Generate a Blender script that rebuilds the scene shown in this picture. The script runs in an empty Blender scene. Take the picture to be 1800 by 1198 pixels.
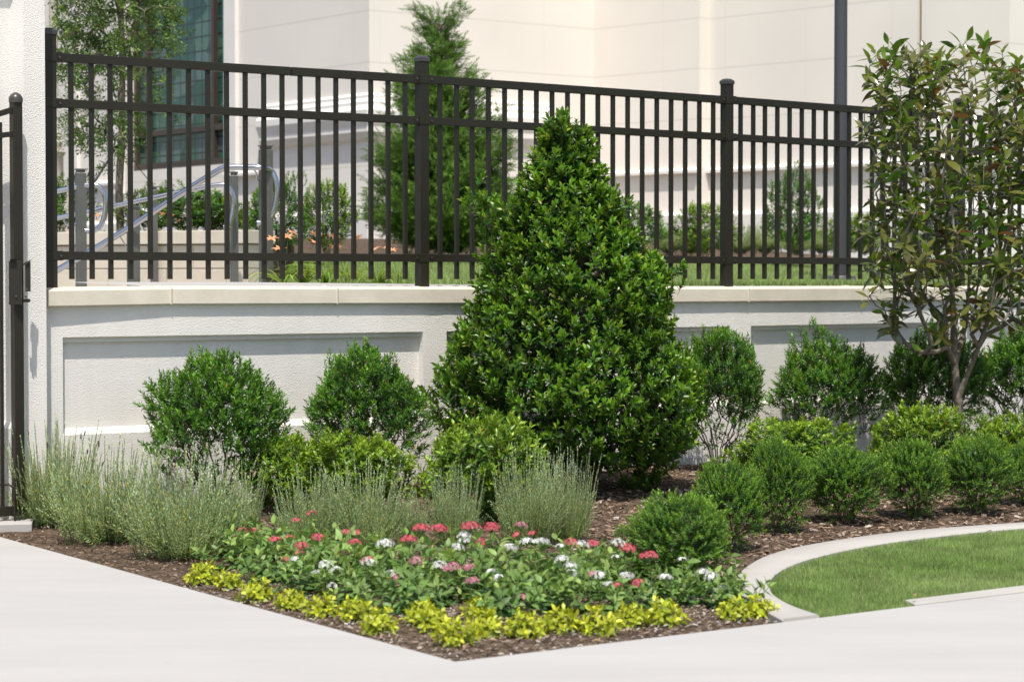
import bpy, math, random
import numpy as np
from mathutils import Vector

# ------------------------------------------------------------------ camera, sky, sun, exposure
scene = bpy.context.scene
col = scene.collection
F = 3900.0                       # focal length in photo pixels (1800 wide)
HORIZON = 490.5
EYE = 1.28
PITCH = math.atan((599.0 - HORIZON) / F)
cam = bpy.data.objects.new("camera", bpy.data.cameras.new("camera"))
col.objects.link(cam)
cam.data.sensor_width = 36.0
cam.data.lens = F / 1800 * 36
cam.location = (0, 0, EYE)
cam.rotation_euler = (math.radians(90) - PITCH, 0, 0)
cam.data.clip_start = 0.1
cam.data.clip_end = 600
cam.data.dof.use_dof = True
cam.data.dof.focus_distance = 12.0
cam.data.dof.aperture_fstop = 4.0
scene.camera = cam

SUN_EL, SUN_H = math.radians(64), Vector((0.04, -0.999, 0)).normalized()
world = bpy.data.worlds.new("World")
scene.world = world
world.use_nodes = True
nt = world.node_tree
sky = nt.nodes.new("ShaderNodeTexSky")
sky.sky_type = 'NISHITA'
sky.sun_disc = False
sky.sun_elevation = SUN_EL
sky.sun_rotation = math.atan2(SUN_H.x, SUN_H.y)
sky.air_density = 1.0
sky.dust_density = 2.0
nt.links.new(sky.outputs[0], nt.nodes["Background"].inputs[0])
nt.nodes["Background"].inputs[1].default_value = 0.16
sun = bpy.data.objects.new("sun", bpy.data.lights.new("sun", 'SUN'))
col.objects.link(sun)
sun.data.energy = 4.8
sun.data.angle = math.radians(0.53)
sun.data.color = (1.0, 0.955, 0.885)
sd = Vector((SUN_H.x * math.cos(SUN_EL), SUN_H.y * math.cos(SUN_EL), math.sin(SUN_EL)))
sun.rotation_euler = (-sd).to_track_quat('-Z', 'Y').to_euler()
scene.view_settings.view_transform = 'Standard'
scene.view_settings.look = 'None'
scene.view_settings.gamma = 1
scene.view_settings.exposure = 0.08
scene.render.engine = 'CYCLES'

# ------------------------------------------------------------------ helpers
cp, sp = math.cos(PITCH), math.sin(PITCH)


def ray(px, py):
    a, b = (px - 900) / F, -(py - 599) / F
    return np.array([a, cp + b * sp, -sp + b * cp])


def gp(px, py, z=0.0):
    """a point of the ground (height z) seen at a photo pixel"""
    d = ray(px, py)
    t = (z - EYE) / d[2]
    return np.array([d[0] * t, d[1] * t])


def pz(px, py, Y):
    """the point at distance Y seen at a photo pixel"""
    d = ray(px, py)
    t = Y / d[1]
    return np.array([d[0] * t, Y, EYE + d[2] * t])


def tag(o, label=None, cat=None, group=None, kind=None):
    if label: o["label"] = label
    if cat: o["category"] = cat
    if group: o["group"] = group
    if kind: o["kind"] = kind
    return o


def empty(name, loc=(0, 0, 0), rz=0.0, label=None, cat=None, group=None):
    o = bpy.data.objects.new(name, None)
    col.objects.link(o)
    o.location = loc
    o.rotation_euler = (0, 0, rz)
    o.empty_display_size = 0.1
    return tag(o, label, cat, group)


def link_mesh(name, me, mats, parent=None, loc=(0, 0, 0)):
    o = bpy.data.objects.new(name, me)
    col.objects.link(o)
    if not isinstance(mats, (list, tuple)): mats = [mats]
    for m in mats:
        me.materials.append(m)
    o.location = loc
    if parent: o.parent = parent
    return o


def tri_mesh(name, V, T, attrs=None, mat_idx=None, smooth=True):
    V = np.asarray(V, np.float32); T = np.asarray(T, np.int32)
    me = bpy.data.meshes.new(name)
    me.vertices.add(len(V)); me.vertices.foreach_set("co", V.ravel())
    me.loops.add(T.size); me.loops.foreach_set("vertex_index", T.ravel())
    me.polygons.add(len(T))
    me.polygons.foreach_set("loop_start", np.arange(0, T.size, 3, dtype=np.int32))
    me.polygons.foreach_set("loop_total", np.full(len(T), 3, np.int32))
    if mat_idx is not None:
        me.polygons.foreach_set("material_index", np.asarray(mat_idx, np.int32))
    me.polygons.foreach_set("use_smooth", np.full(len(T), smooth, bool))
    for k, a in (attrs or {}).items():
        at = me.attributes.new(k, 'FLOAT', 'POINT')
        at.data.foreach_set("value", np.asarray(a, np.float32))
    me.update(calc_edges=True)
    return me


class MB:
    """collects boxes, prisms and tubes and links them as one mesh"""
    def __init__(s): s.v = []; s.f = []

    def poly(s, pts, faces):
        b = len(s.v); s.v += [tuple(p) for p in pts]; s.f += [tuple(b + i for i in f) for f in faces]

    def box(s, c, size, ux=(1, 0), taper=1.0):
        """box with centre c, size (along ux, across, z)"""
        ux = np.array(ux, float); ux /= np.linalg.norm(ux); uy = np.array([-ux[1], ux[0]])
        P = []
        for k, t in ((-1, 1.0), (1, taper)):
            for a, b in ((-1, -1), (1, -1), (1, 1), (-1, 1)):
                q = np.array(c[:2]) + ux * a * size[0] / 2 * t + uy * b * size[1] / 2 * t
                P.append((q[0], q[1], c[2] + k * size[2] / 2))
        s.poly(P, [(3, 2, 1, 0), (4, 5, 6, 7), (0, 1, 5, 4), (1, 2, 6, 5), (2, 3, 7, 6), (3, 0, 4, 7)])
        return s

    def prism(s, ring, z0, z1):
        n = len(ring)
        a = sum(ring[i][0] * ring[(i + 1) % n][1] - ring[(i + 1) % n][0] * ring[i][1] for i in range(n))
        if a < 0: ring = ring[::-1]
        P = [(x, y, z0) for x, y in ring] + [(x, y, z1) for x, y in ring]
        s.poly(P, [tuple(range(n - 1, -1, -1)), tuple(range(n, 2 * n))] + [(i, (i + 1) % n, n + (i + 1) % n, n + i) for i in range(n)])
        return s

    def beam(s, a, b, w, h):
        """rectangular bar from a to b (horizontal-ish), width w, height h"""
        a = np.array(a, float); b = np.array(b, float)
        d = b - a; d /= np.linalg.norm(d)
        sd_ = np.cross(d, (0, 0, 1)); sd_ /= np.linalg.norm(sd_); up = np.cross(sd_, d)
        P = []
        for e in (a, b):
            for i, j in ((-1, -1), (1, -1), (1, 1), (-1, 1)):
                P.append(e + sd_ * i * w / 2 + up * j * h / 2)
        s.poly(P, [(0, 1, 2, 3), (7, 6, 5, 4), (1, 0, 4, 5), (2, 1, 5, 6), (3, 2, 6, 7), (0, 3, 7, 4)])
        return s

    def tube(s, pts, r, n=10):
        pts = [np.array(p, float) for p in pts]
        rings = []
        nrm = None
        for i, p in enumerate(pts):
            d = pts[min(i + 1, len(pts) - 1)] - pts[max(i - 1, 0)]; d /= np.linalg.norm(d)
            if nrm is None:
                nrm = np.cross(d, (0.3, 0.2, 0.9)); nrm /= np.linalg.norm(nrm)
            nrm = nrm - d * nrm.dot(d); nrm /= np.linalg.norm(nrm)
            bi = np.cross(d, nrm)
            rr = r[i] if isinstance(r, (list, tuple, np.ndarray)) else r
            rings.append([p + (nrm * math.cos(k * 2 * math.pi / n) + bi * math.sin(k * 2 * math.pi / n)) * rr for k in range(n)])
        P = [q for g in rings for q in g]
        Fc = [(i * n + k, i * n + (k + 1) % n, (i + 1) * n + (k + 1) % n, (i + 1) * n + k) for i in range(len(pts) - 1) for k in range(n)]
        Fc += [tuple(range(n - 1, -1, -1)), tuple((len(pts) - 1) * n + k for k in range(n))]
        s.poly(P, Fc)
        return s

    def lathe(s, c, prof, n=24):
        P = [(c[0] + r * math.cos(k * 2 * math.pi / n), c[1] + r * math.sin(k * 2 * math.pi / n), c[2] + z) for r, z in prof for k in range(n)]
        Fc = [(i * n + k, i * n + (k + 1) % n, (i + 1) * n + (k + 1) % n, (i + 1) * n + k) for i in range(len(prof) - 1) for k in range(n)]
        Fc += [tuple(range(n - 1, -1, -1)), tuple((len(prof) - 1) * n + k for k in range(n))]
        s.poly(P, Fc)
        return s

    def build(s, name, mats, parent=None, bevel=0.0, smooth=False, segs=2, origin=None):
        me = bpy.data.meshes.new(name)
        V = s.v
        if origin is not None:
            V = [(x - origin[0], y - origin[1], z - origin[2]) for x, y, z in V]
        me.from_pydata([tuple(map(float, q)) for q in V], [], s.f)
        me.update()
        o = link_mesh(name, me, mats, parent)
        if origin is not None: o.location = origin
        if smooth:
            for p in me.polygons: p.use_smooth = True
            try: me.set_sharp_from_angle(angle=math.radians(45))
            except Exception: pass
        if bevel > 0:
            m = o.modifiers.new("bevel", 'BEVEL'); m.width = bevel; m.segments = segs; m.limit_method = 'ANGLE'; m.angle_limit = math.radians(40)
        return o


def in_poly(P, poly):
    x, y = P[:, 0], P[:, 1]; r = np.zeros(len(P), bool)
    n = len(poly); j = n - 1
    for i in range(n):
        xi, yi = poly[i]; xj, yj = poly[j]
        c = ((yi > y) != (yj > y)) & (x < (xj - xi) * (y - yi) / (yj - yi + 1e-12) + xi)
        r ^= c; j = i
    return r


def dist_poly(P, pts, closed=False):
    """distance of points P (N,2) to a polyline"""
    best = np.full(len(P), 1e9)
    m = len(pts)
    for i in range(m if closed else m - 1):
        a = np.array(pts[i][:2]); b = np.array(pts[(i + 1) % m][:2]); d = b - a
        t = np.clip(((P - a) @ d) / (d @ d + 1e-12), 0, 1)
        best = np.minimum(best, np.linalg.norm(P - (a + t[:, None] * d), axis=1))
    return best


# ------------------------------------------------------------------ materials
def new_mat(name):
    m = bpy.data.materials.new(name); m.use_nodes = True
    n = m.node_tree.nodes; l = m.node_tree.links
    b = n["Principled BSDF"]
    return m, n, l, b


def plain(name, rgb, rough=0.6, metal=0.0, bump=0.0, bscale=60, vary=0.0, vscale=3.0, spec=0.5):
    m, n, l, b = new_mat(name)
    b.inputs["Base Color"].default_value = (*rgb, 1)
    b.inputs["Roughness"].default_value = rough
    b.inputs["Metallic"].default_value = metal
    b.inputs["Specular IOR Level"].default_value = spec
    tc = n.new("ShaderNodeTexCoord")
    if vary > 0:
        t = n.new("ShaderNodeTexNoise"); t.inputs["Scale"].default_value = vscale; t.inputs["Detail"].default_value = 6
        t.inputs["Roughness"].default_value = 0.65
        l.new(tc.outputs["Object"], t.inputs["Vector"])
        r = n.new("ShaderNodeValToRGB")
        r.color_ramp.elements[0].position = 0.3; r.color_ramp.elements[1].position = 0.72
        r.color_ramp.elements[0].color = (*[c * (1 - vary) for c in rgb], 1)
        r.color_ramp.elements[1].color = (*[min(1, c * (1 + vary * 0.5)) for c in rgb], 1)
        l.new(t.outputs["Fac"], r.inputs[0]); l.new(r.outputs[0], b.inputs["Base Color"])
    if bump > 0:
        t2 = n.new("ShaderNodeTexNoise"); t2.inputs["Scale"].default_value = bscale; t2.inputs["Detail"].default_value = 4
        l.new(tc.outputs["Object"], t2.inputs["Vector"])
        bp = n.new("ShaderNodeBump"); bp.inputs["Strength"].default_value = bump; bp.inputs["Distance"].default_value = 0.01
        l.new(t2.outputs["Fac"], bp.inputs["Height"]); l.new(bp.outputs[0], b.inputs["Normal"])
    return m


def leaf_mat(name, old, new, rough=0.4, transl=0.25, spec=0.5, under=None, odd=None, oddp=0.06, tcol=None):
    """leaf colours run from old to new along the shoot (attribute tip), vary leaf by leaf; under = colour of the leaf's underside"""
    m, n, l, b = new_mat(name)
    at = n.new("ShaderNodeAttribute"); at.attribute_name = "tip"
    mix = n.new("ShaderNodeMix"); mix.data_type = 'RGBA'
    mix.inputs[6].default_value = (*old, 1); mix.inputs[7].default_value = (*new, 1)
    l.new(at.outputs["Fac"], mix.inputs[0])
    g = n.new("ShaderNodeNewGeometry")
    mr = n.new("ShaderNodeMapRange"); mr.inputs[3].default_value = 0.7; mr.inputs[4].default_value = 1.3
    l.new(g.outputs["Random Per Island"], mr.inputs[0])
    hs = n.new("ShaderNodeHueSaturation"); l.new(mix.outputs[2], hs.inputs["Color"]); l.new(mr.outputs[0], hs.inputs["Value"])
    mh = n.new("ShaderNodeMapRange"); mh.inputs[3].default_value = 0.485; mh.inputs[4].default_value = 0.515
    mm = n.new("ShaderNodeMath"); mm.operation = 'MULTIPLY'; mm.inputs[1].default_value = 17.3
    fr = n.new("ShaderNodeMath"); fr.operation = 'FRACT'
    l.new(g.outputs["Random Per Island"], mm.inputs[0]); l.new(mm.outputs[0], fr.inputs[0])
    l.new(fr.outputs[0], mh.inputs[0]); l.new(mh.outputs[0], hs.inputs["Hue"])
    tcn = n.new("ShaderNodeTexCoord"); nn = n.new("ShaderNodeTexNoise"); nn.inputs["Scale"].default_value = 5.0; nn.inputs["Detail"].default_value = 2
    l.new(tcn.outputs["Object"], nn.inputs["Vector"])
    m3 = n.new("ShaderNodeMapRange"); m3.inputs[1].default_value = 0.35; m3.inputs[2].default_value = 0.65; m3.inputs[3].default_value = 0.80; m3.inputs[4].default_value = 1.2
    l.new(nn.outputs["Fac"], m3.inputs[0])
    h2 = n.new("ShaderNodeHueSaturation"); l.new(hs.outputs[0], h2.inputs["Color"]); l.new(m3.outputs[0], h2.inputs["Value"])
    c = h2.outputs[0]
    if odd:
        lt = n.new("ShaderNodeMath"); lt.operation = 'LESS_THAN'; lt.inputs[1].default_value = oddp
        l.new(g.outputs["Random Per Island"], lt.inputs[0])
        mo = n.new("ShaderNodeMix"); mo.data_type = 'RGBA'; l.new(lt.outputs[0], mo.inputs[0])
        l.new(c, mo.inputs[6]); mo.inputs[7].default_value = (*odd, 1); c = mo.outputs[2]
    if under:
        mu = n.new("ShaderNodeMix"); mu.data_type = 'RGBA'; l.new(g.outputs["Backfacing"], mu.inputs[0])
        l.new(c, mu.inputs[6]); mu.inputs[7].default_value = (*under, 1); c = mu.outputs[2]
    l.new(c, b.inputs["Base Color"])
    b.inputs["Roughness"].default_value = rough
    b.inputs["Specular IOR Level"].default_value = spec
    tr = n.new("ShaderNodeBsdfTranslucent")
    ht = n.new("ShaderNodeHueSaturation"); ht.inputs["Value"].default_value = 1.5; ht.inputs["Saturation"].default_value = 1.05
    ht.inputs["Hue"].default_value = 0.485
    l.new(c, ht.inputs["Color"]); l.new(ht.outputs[0], tr.inputs["Color"])
    ms = n.new("ShaderNodeMixShader"); ms.inputs[0].default_value = transl
    l.new(b.outputs[0], ms.inputs[1]); l.new(tr.outputs[0], ms.inputs[2])
    l.new(ms.outputs[0], n["Material Output"].inputs["Surface"])
    return m


def stucco_mat(name, rgb, scale=150):
    m, n, l, b = new_mat(name)
    tc = n.new("ShaderNodeTexCoord")
    t = n.new("ShaderNodeTexNoise"); t.inputs["Scale"].default_value = scale; t.inputs["Detail"].default_value = 3
    l.new(tc.outputs["Object"], t.inputs["Vector"])
    v = n.new("ShaderNodeTexVoronoi"); v.inputs["Scale"].default_value = scale * 1.3
    l.new(tc.outputs["Object"], v.inputs["Vector"])
    ad = n.new("ShaderNodeMath"); ad.operation = 'MULTIPLY_ADD'; ad.inputs[1].default_value = 1.0
    l.new(t.outputs["Fac"], ad.inputs[0]); l.new(v.outputs["Distance"], ad.inputs[2])
    bp = n.new("ShaderNodeBump"); bp.inputs["Strength"].default_value = 0.65; bp.inputs["Distance"].default_value = 0.0045
    l.new(ad.outputs[0], bp.inputs["Height"]); l.new(bp.outputs[0], b.inputs["Normal"])
    w = n.new("ShaderNodeTexNoise"); w.inputs["Scale"].default_value = 1.6; w.inputs["Detail"].default_value = 8
    l.new(tc.outputs["Object"], w.inputs["Vector"])
    # faint rain streaks: noise stretched along the height
    mp = n.new("ShaderNodeMapping"); mp.inputs["Scale"].default_value = (9, 9, 0.7)
    l.new(tc.outputs["Object"], mp.inputs[0])
    st = n.new("ShaderNodeTexNoise"); st.inputs["Scale"].default_value = 1.0; st.inputs["Detail"].default_value = 5
    l.new(mp.outputs[0], st.inputs["Vector"])
    mu = n.new("ShaderNodeMath"); mu.operation = 'ADD'; l.new(w.outputs["Fac"], mu.inputs[0]); l.new(st.outputs["Fac"], mu.inputs[1])
    r = n.new("ShaderNodeMapRange"); r.inputs[1].default_value = 0.7; r.inputs[2].default_value = 1.3; r.inputs[3].default_value = 0.93; r.inputs[4].default_value = 1.02
    l.new(mu.outputs[0], r.inputs[0])
    hs = n.new("ShaderNodeHueSaturation"); hs.inputs["Color"].default_value = (*rgb, 1); l.new(r.outputs[0], hs.inputs["Value"])
    l.new(hs.outputs[0], b.inputs["Base Color"]); b.inputs["Roughness"].default_value = 0.9
    b.inputs["Specular IOR Level"].default_value = 0.2
    return m


M_stucco = stucco_mat("stucco", (0.80, 0.765, 0.705))
M_coping = plain("cast_stone", (0.68, 0.615, 0.50), 0.85, bump=0.25, bscale=160, vary=0.12, vscale=5, spec=0.2)
M_metal = plain("bronze_paint", (0.021, 0.0185, 0.011), 0.48, vary=0.2, vscale=8, spec=0.33)
M_bolt = plain("bolt_steel", (0.12, 0.11, 0.10), 0.35, metal=0.8)
M_cap = plain("cap_paint", (0.05, 0.047, 0.04), 0.33)
M_steel = plain("stainless", (0.50, 0.50, 0.52), 0.16, metal=1.0)
M_brushed = plain("brushed_steel", (0.17, 0.17, 0.15), 0.5, metal=0.6, vary=0.2, vscale=6)
M_pole = plain("lamp_pole_paint", (0.055, 0.055, 0.06), 0.45)
M_bark = plain("grey_bark", (0.21, 0.175, 0.135), 0.9, bump=0.8, bscale=50, vary=0.45, vscale=25, spec=0.2)
M_twig = plain("twig", (0.13, 0.09, 0.055), 0.8, vary=0.3, vscale=20)
M_twig_g = plain("green_stem", (0.10, 0.14, 0.05), 0.7)
M_strap = plain("black_strap", (0.02, 0.02, 0.02), 0.6)
M_frame = plain("window_frame_bronze", (0.06, 0.04, 0.028), 0.4)

# concrete
def concrete(name, rgb):
    m, n, l, b = new_mat(name)
    tc = n.new("ShaderNodeTexCoord")
    a = n.new("ShaderNodeTexNoise"); a.inputs["Scale"].default_value = 1.3; a.inputs["Detail"].default_value = 8; a.inputs["Roughness"].default_value = 0.6
    mp = n.new("ShaderNodeMapping"); mp.inputs["Scale"].default_value = (0.5, 2.2, 1); mp.inputs["Rotation"].default_value = (0, 0, 0.1)
    l.new(tc.outputs["Object"], mp.inputs[0]); l.new(mp.outputs[0], a.inputs["Vector"])
    f = n.new("ShaderNodeTexNoise"); f.inputs["Scale"].default_value = 260; f.inputs["Detail"].default_value = 2
    l.new(tc.outputs["Object"], f.inputs["Vector"])
    s = n.new("ShaderNodeMath"); s.operation = 'MULTIPLY_ADD'; s.inputs[1].default_value = 0.35
    l.new(f.outputs["Fac"], s.inputs[0]); l.new(a.outputs["Fac"], s.inputs[2])
    r = n.new("ShaderNodeMapRange"); r.inputs[1].default_value = 0.4; r.inputs[2].default_value = 0.95; r.inputs[3].default_value = 0.90; r.inputs[4].default_value = 1.05
    l.new(s.outputs[0], r.inputs[0])
    hs = n.new("ShaderNodeHueSaturation"); hs.inputs["Color"].default_value = (*rgb, 1); l.new(r.outputs[0], hs.inputs["Value"])
    # a few small dark spots
    v = n.new("ShaderNodeTexVoronoi"); v.inputs["Scale"].default_value = 1.7; l.new(tc.outputs["Object"], v.inputs["Vector"])
    lt = n.new("ShaderNodeMapRange"); lt.inputs[1].default_value = 0.012; lt.inputs[2].default_value = 0.03; lt.inputs[3].default_value = 0.75; lt.inputs[4].default_value = 1.0
    l.new(v.outputs["Distance"], lt.inputs[0])
    mx = n.new("ShaderNodeMix"); mx.data_type = 'RGBA'; mx.blend_type = 'MULTIPLY'; mx.inputs[0].default_value = 1
    l.new(hs.outputs[0], mx.inputs[6]); l.new(lt.outputs[0], mx.inputs[7])
    l.new(mx.outputs[2], b.inputs["Base Color"])
    bp = n.new("ShaderNodeBump"); bp.inputs["Strength"].default_value = 0.25; bp.inputs["Distance"].default_value = 0.004
    l.new(f.outputs["Fac"], bp.inputs["Height"]); l.new(bp.outputs[0], b.inputs["Normal"])
    b.inputs["Roughness"].default_value = 0.9; b.inputs["Specular IOR Level"].default_value = 0.2
    return m


M_conc = concrete("concrete", (0.43, 0.412, 0.388))
M_curb = concrete("curb_concrete", (0.43, 0.405, 0.365))


def soil_mat(name, cols, scale):
    m, n, l, b = new_mat(name)
    tc = n.new("ShaderNodeTexCoord")
    v = n.new("ShaderNodeTexVoronoi"); v.inputs["Scale"].default_value = scale
    mp = n.new("ShaderNodeMapping"); mp.inputs["Scale"].default_value = (1, 2.4, 1)
    nz = n.new("ShaderNodeTexNoise"); nz.inputs["Scale"].default_value = 6
    l.new(tc.outputs["Object"], nz.inputs["Vector"])
    mx = n.new("ShaderNodeMix"); mx.data_type = 'RGBA'; mx.inputs[0].default_value = 0.3
    l.new(tc.outputs["Object"], mx.inputs[6]); l.new(nz.outputs["Color"], mx.inputs[7])
    l.new(mx.outputs[2], mp.inputs[0]); l.new(mp.outputs[0], v.inputs["Vector"])
    r = n.new("ShaderNodeValToRGB")
    sx = n.new("ShaderNodeSeparateColor"); l.new(v.outputs["Color"], sx.inputs[0])
    l.new(sx.outputs[0], r.inputs[0])
    els = r.color_ramp.elements
    els[0].color = (*cols[0], 1); els[1].color = (*cols[-1], 1)
    for i, c in enumerate(cols[1:-1]):
        e = els.new((i + 1) / (len(cols) - 1)); e.color = (*c, 1)
    l.new(r.outputs[0], b.inputs["Base Color"])
    bp = n.new("ShaderNodeBump"); bp.inputs["Strength"].default_value = 1.0; bp.inputs["Distance"].default_value = 0.015
    l.new(v.outputs["Distance"], bp.inputs["Height"]); l.new(bp.outputs[0], b.inputs["Normal"])
    b.inputs["Roughness"].default_value = 0.95; b.inputs["Specular IOR Level"].default_value = 0.15
    return m


MULCH = [(0.04, 0.027, 0.018), (0.08, 0.054, 0.036), (0.13, 0.09, 0.06), (0.19, 0.135, 0.095), (0.07, 0.048, 0.034)]
M_mulch = soil_mat("mulch_soil", MULCH, 45)
M_lawn = plain("lawn_soil", (0.14, 0.19, 0.06), 0.95, bump=0.8, bscale=120, vary=0.4, vscale=2.2, spec=0.1)
M_ground = plain("far_ground", (0.20, 0.24, 0.10), 0.95, vary=0.3, vscale=0.4)


def chip_mat(name, cols, rough=0.85):
    m, n, l, b = new_mat(name)
    g = n.new("ShaderNodeNewGeometry"); r = n.new("ShaderNodeValToRGB"); r.color_ramp.interpolation = 'LINEAR'
    els = r.color_ramp.elements
    els[0].color = (*cols[0], 1); els[1].color = (*cols[-1], 1)
    for i, c in enumerate(cols[1:-1]):
        e = els.new((i + 1) / (len(cols) - 1)); e.color = (*c, 1)
    l.new(g.outputs["Random Per Island"], r.inputs[0]); l.new(r.outputs[0], b.inputs["Base Color"])
    b.inputs["Roughness"].default_value = rough; b.inputs["Specular IOR Level"].default_value = 0.25
    return m


M_chip = chip_mat("bark_chips", [(0.05, 0.032, 0.020), (0.18, 0.112, 0.07), (0.27, 0.18, 0.12), (0.09, 0.056, 0.036), (0.36, 0.25, 0.175), (0.14, 0.09, 0.06), (0.44, 0.335, 0.24), (0.20, 0.13, 0.09), (0.54, 0.47, 0.40)])

# ------------------------------------------------------------------ plan of the place
# fence line (posts), bending gently away from the camera
POSTS = [np.array(p) for p in ((-2.498, 12.0), (-0.540, 13.33), (1.437, 14.87), (3.31, 16.44), (5.16, 18.05))]
_s = [0.0]
for a, b in zip(POSTS, POSTS[1:]): _s.append(_s[-1] + np.linalg.norm(b - a))
_fine = None


def fence_pt(s):
    """smooth plan curve through the posts"""
    x = np.interp(s, _s, [p[0] for p in POSTS]); y = np.interp(s, _s, [p[1] for p in POSTS])
    if s < 0: d = (POSTS[1] - POSTS[0]) / _s[1]; x, y = POSTS[0] + d * s
    if s > _s[-1]: d = (POSTS[-1] - POSTS[-2]) / (_s[-1] - _s[-2]); x, y = POSTS[-1] + d * (s - _s[-1])
    return np.array([x, y])


def wall_frame(s):
    a, b = fence_pt(s - 0.6), fence_pt(s + 0.6)
    t = (b - a) / np.linalg.norm(b - a)
    return fence_pt(s), t, np.array([t[1], -t[0]])      # point, along, towards the front


def wpt(s, off):
    p, t, n = wall_frame(s)
    return p + n * off


def s_at_px(px, off=0.12):
    lo, hi = -2.0, 12.0
    for _ in range(50):
        m = (lo + hi) / 2; q = wpt(m, off)
        if 900 + F * q[0] / q[1] < px: lo = m
        else: hi = m
    return lo


# bed outline on the ground
bed_edge_px = [(-60, 927), (0, 943), (400, 1053), (800, 1162), (1090, 1127), (1375, 1093)]
curb_out_px = [(1375, 1093), (1330, 1068), (1302, 1050), (1292, 1034), (1296, 1015), (1313, 998), (1345, 981), (1400, 965), (1500, 948), (1620, 934), (1800, 921), (2000, 909), (2300, 893)]
curb_in_px = [(1440, 1085), (1392, 1068), (1362, 1050), (1352, 1032), (1360, 1015), (1385, 999), (1430, 983), (1520, 963), (1640, 946), (1800, 930), (2000, 917), (2300, 901)]


def smooth_line(P, k=4):
    P = np.array(P); out = []
    for i in range(len(P) - 1):
        p0, p1, p2, p3 = P[max(i - 1, 0)], P[i], P[i + 1], P[min(i + 2, len(P) - 1)]
        for j in range(k):
            t = j / k
            out.append(0.5 * ((2 * p1) + (-p0 + p2) * t + (2 * p0 - 5 * p1 + 4 * p2 - p3) * t * t + (-p0 + 3 * p1 - 3 * p2 + p3) * t ** 3))
    out.append(P[-1])
    return out


BED_FRONT = [gp(*q) for q in bed_edge_px]
CURB_OUT = smooth_line([gp(*q) for q in curb_out_px])
CURB_IN = smooth_line([gp(*q) for q in curb_in_px])
EDGE = BED_FRONT + CURB_OUT[1:]
wall_line = [wpt(s, 0.1) for s in np.linspace(-0.6, 11.5, 30)]
BED_POLY = [tuple(p) for p in EDGE] + [tuple(p) for p in wall_line[::-1]]


def bed_z(P):
    P = np.atleast_2d(np.asarray(P, float))[:, :2]
    d = dist_poly(P, EDGE)
    t = np.clip(d / 2.6, 0, 1)
    z = -0.018 + 0.085 * t * t * (3 - 2 * t)
    z += 0.008 * np.sin(P[:, 0] * 5.1 + 1) * np.sin(P[:, 1] * 4.3) * np.clip(d * 2, 0, 1)
    return z


def bp(px, py):
    z = 0.0
    for _ in range(6):
        q = gp(px, py, z); z = float(bed_z([q])[0])
    return np.array([q[0], q[1], z])


# ------------------------------------------------------------------ ground, walks, bed, lawns
def sheet(name, ring, z, mat, kind='structure'):
    mb = MB(); mb.poly([(x, y, z) for x, y in ring], [tuple(range(len(ring)))])
    o = mb.build(name, mat); tag(o, kind=kind)
    # faces up
    if o.data.polygons[0].normal.z < 0: o.data.flip_normals()
    return o


sheet("ground", [(-250, -250), (250, -250), (250, 14), (-250, 14)], -0.12, M_ground)
walk_ring = [tuple(p) for p in ([gp(-900, 740)] + [np.array((-9.0, 17.0)), np.array((-4.4, 12.2))] + BED_FRONT[0:6])]
D_ = gp(1440, 1085); E_ = gp(1608, 1064); F_ = gp(1800, 1041); G_ = F_ + (F_ - E_) * 12
walk_ring = [(-40, -12), (40, -12), tuple(G_)] + [tuple(F_), tuple(E_), tuple(D_)] + [tuple(p) for p in BED_FRONT[::-1][:-1]] + [tuple(BED_FRONT[0]), tuple(gp(-400, 860)), (-9, 14), (-40, 14)]
mb = MB(); mb.prism([tuple(q) for q in walk_ring], -0.10, 0.0)
tag(mb.build("walkway", M_conc), kind="structure")
# raised strip of concrete beside the lawn
H_ = gp(1590, 1056); I_ = gp(1800, 1030)
mb = MB(); mb.prism([tuple(E_ + [0, 0.004]), tuple(F_ + [0, 0.004]), tuple(G_ + [0, 0.004]), tuple(I_ + (I_ - H_) * 12), tuple(I_), tuple(H_)], -0.09, 0.006)
tag(mb.build("walkway_edge", M_curb, bevel=0.004), kind="structure")
# curved kerb between bed and lawn
ins = CURB_IN
mb2 = MB()
K = 90
co = np.array(CURB_OUT); ci = np.array(ins)


def resample(P, k):
    L = np.r_[0, np.cumsum(np.linalg.norm(np.diff(P, axis=0), axis=1))]; t = np.linspace(0, L[-1], k)
    return np.c_[np.interp(t, L, P[:, 0]), np.interp(t, L, P[:, 1])]


co, ci = resample(co, K), resample(ci, K)
V = []
for i in range(K):
    o_, i_ = co[i], ci[i]; e = (o_ - i_) / np.linalg.norm(o_ - i_) * 0.008
    V += [(*o_, -0.09), (*o_, 0.006), (*(o_ - e), 0.013), (*(i_ + e), 0.013), (*i_, 0.006), (*i_, -0.09)]
Fc = [(i * 6 + k, (i + 1) * 6 + k, (i + 1) * 6 + k + 1, i * 6 + k + 1) for i in range(K - 1) for k in range(5)] + [(5, 4, 3, 2, 1, 0)]
co0 = V[0]
mb2.poly(V, Fc)
o = mb2.build("kerb", M_curb, smooth=True); tag(o, kind="structure")

# front lawn
LAWN_F = [tuple(p) for p in ci] + [tuple(I_ + (I_ - H_) * 12), tuple(I_), tuple(H_), tuple(E_), tuple(D_)]
sheet("lawn_soil", LAWN_F, -0.012, M_lawn)


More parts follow.
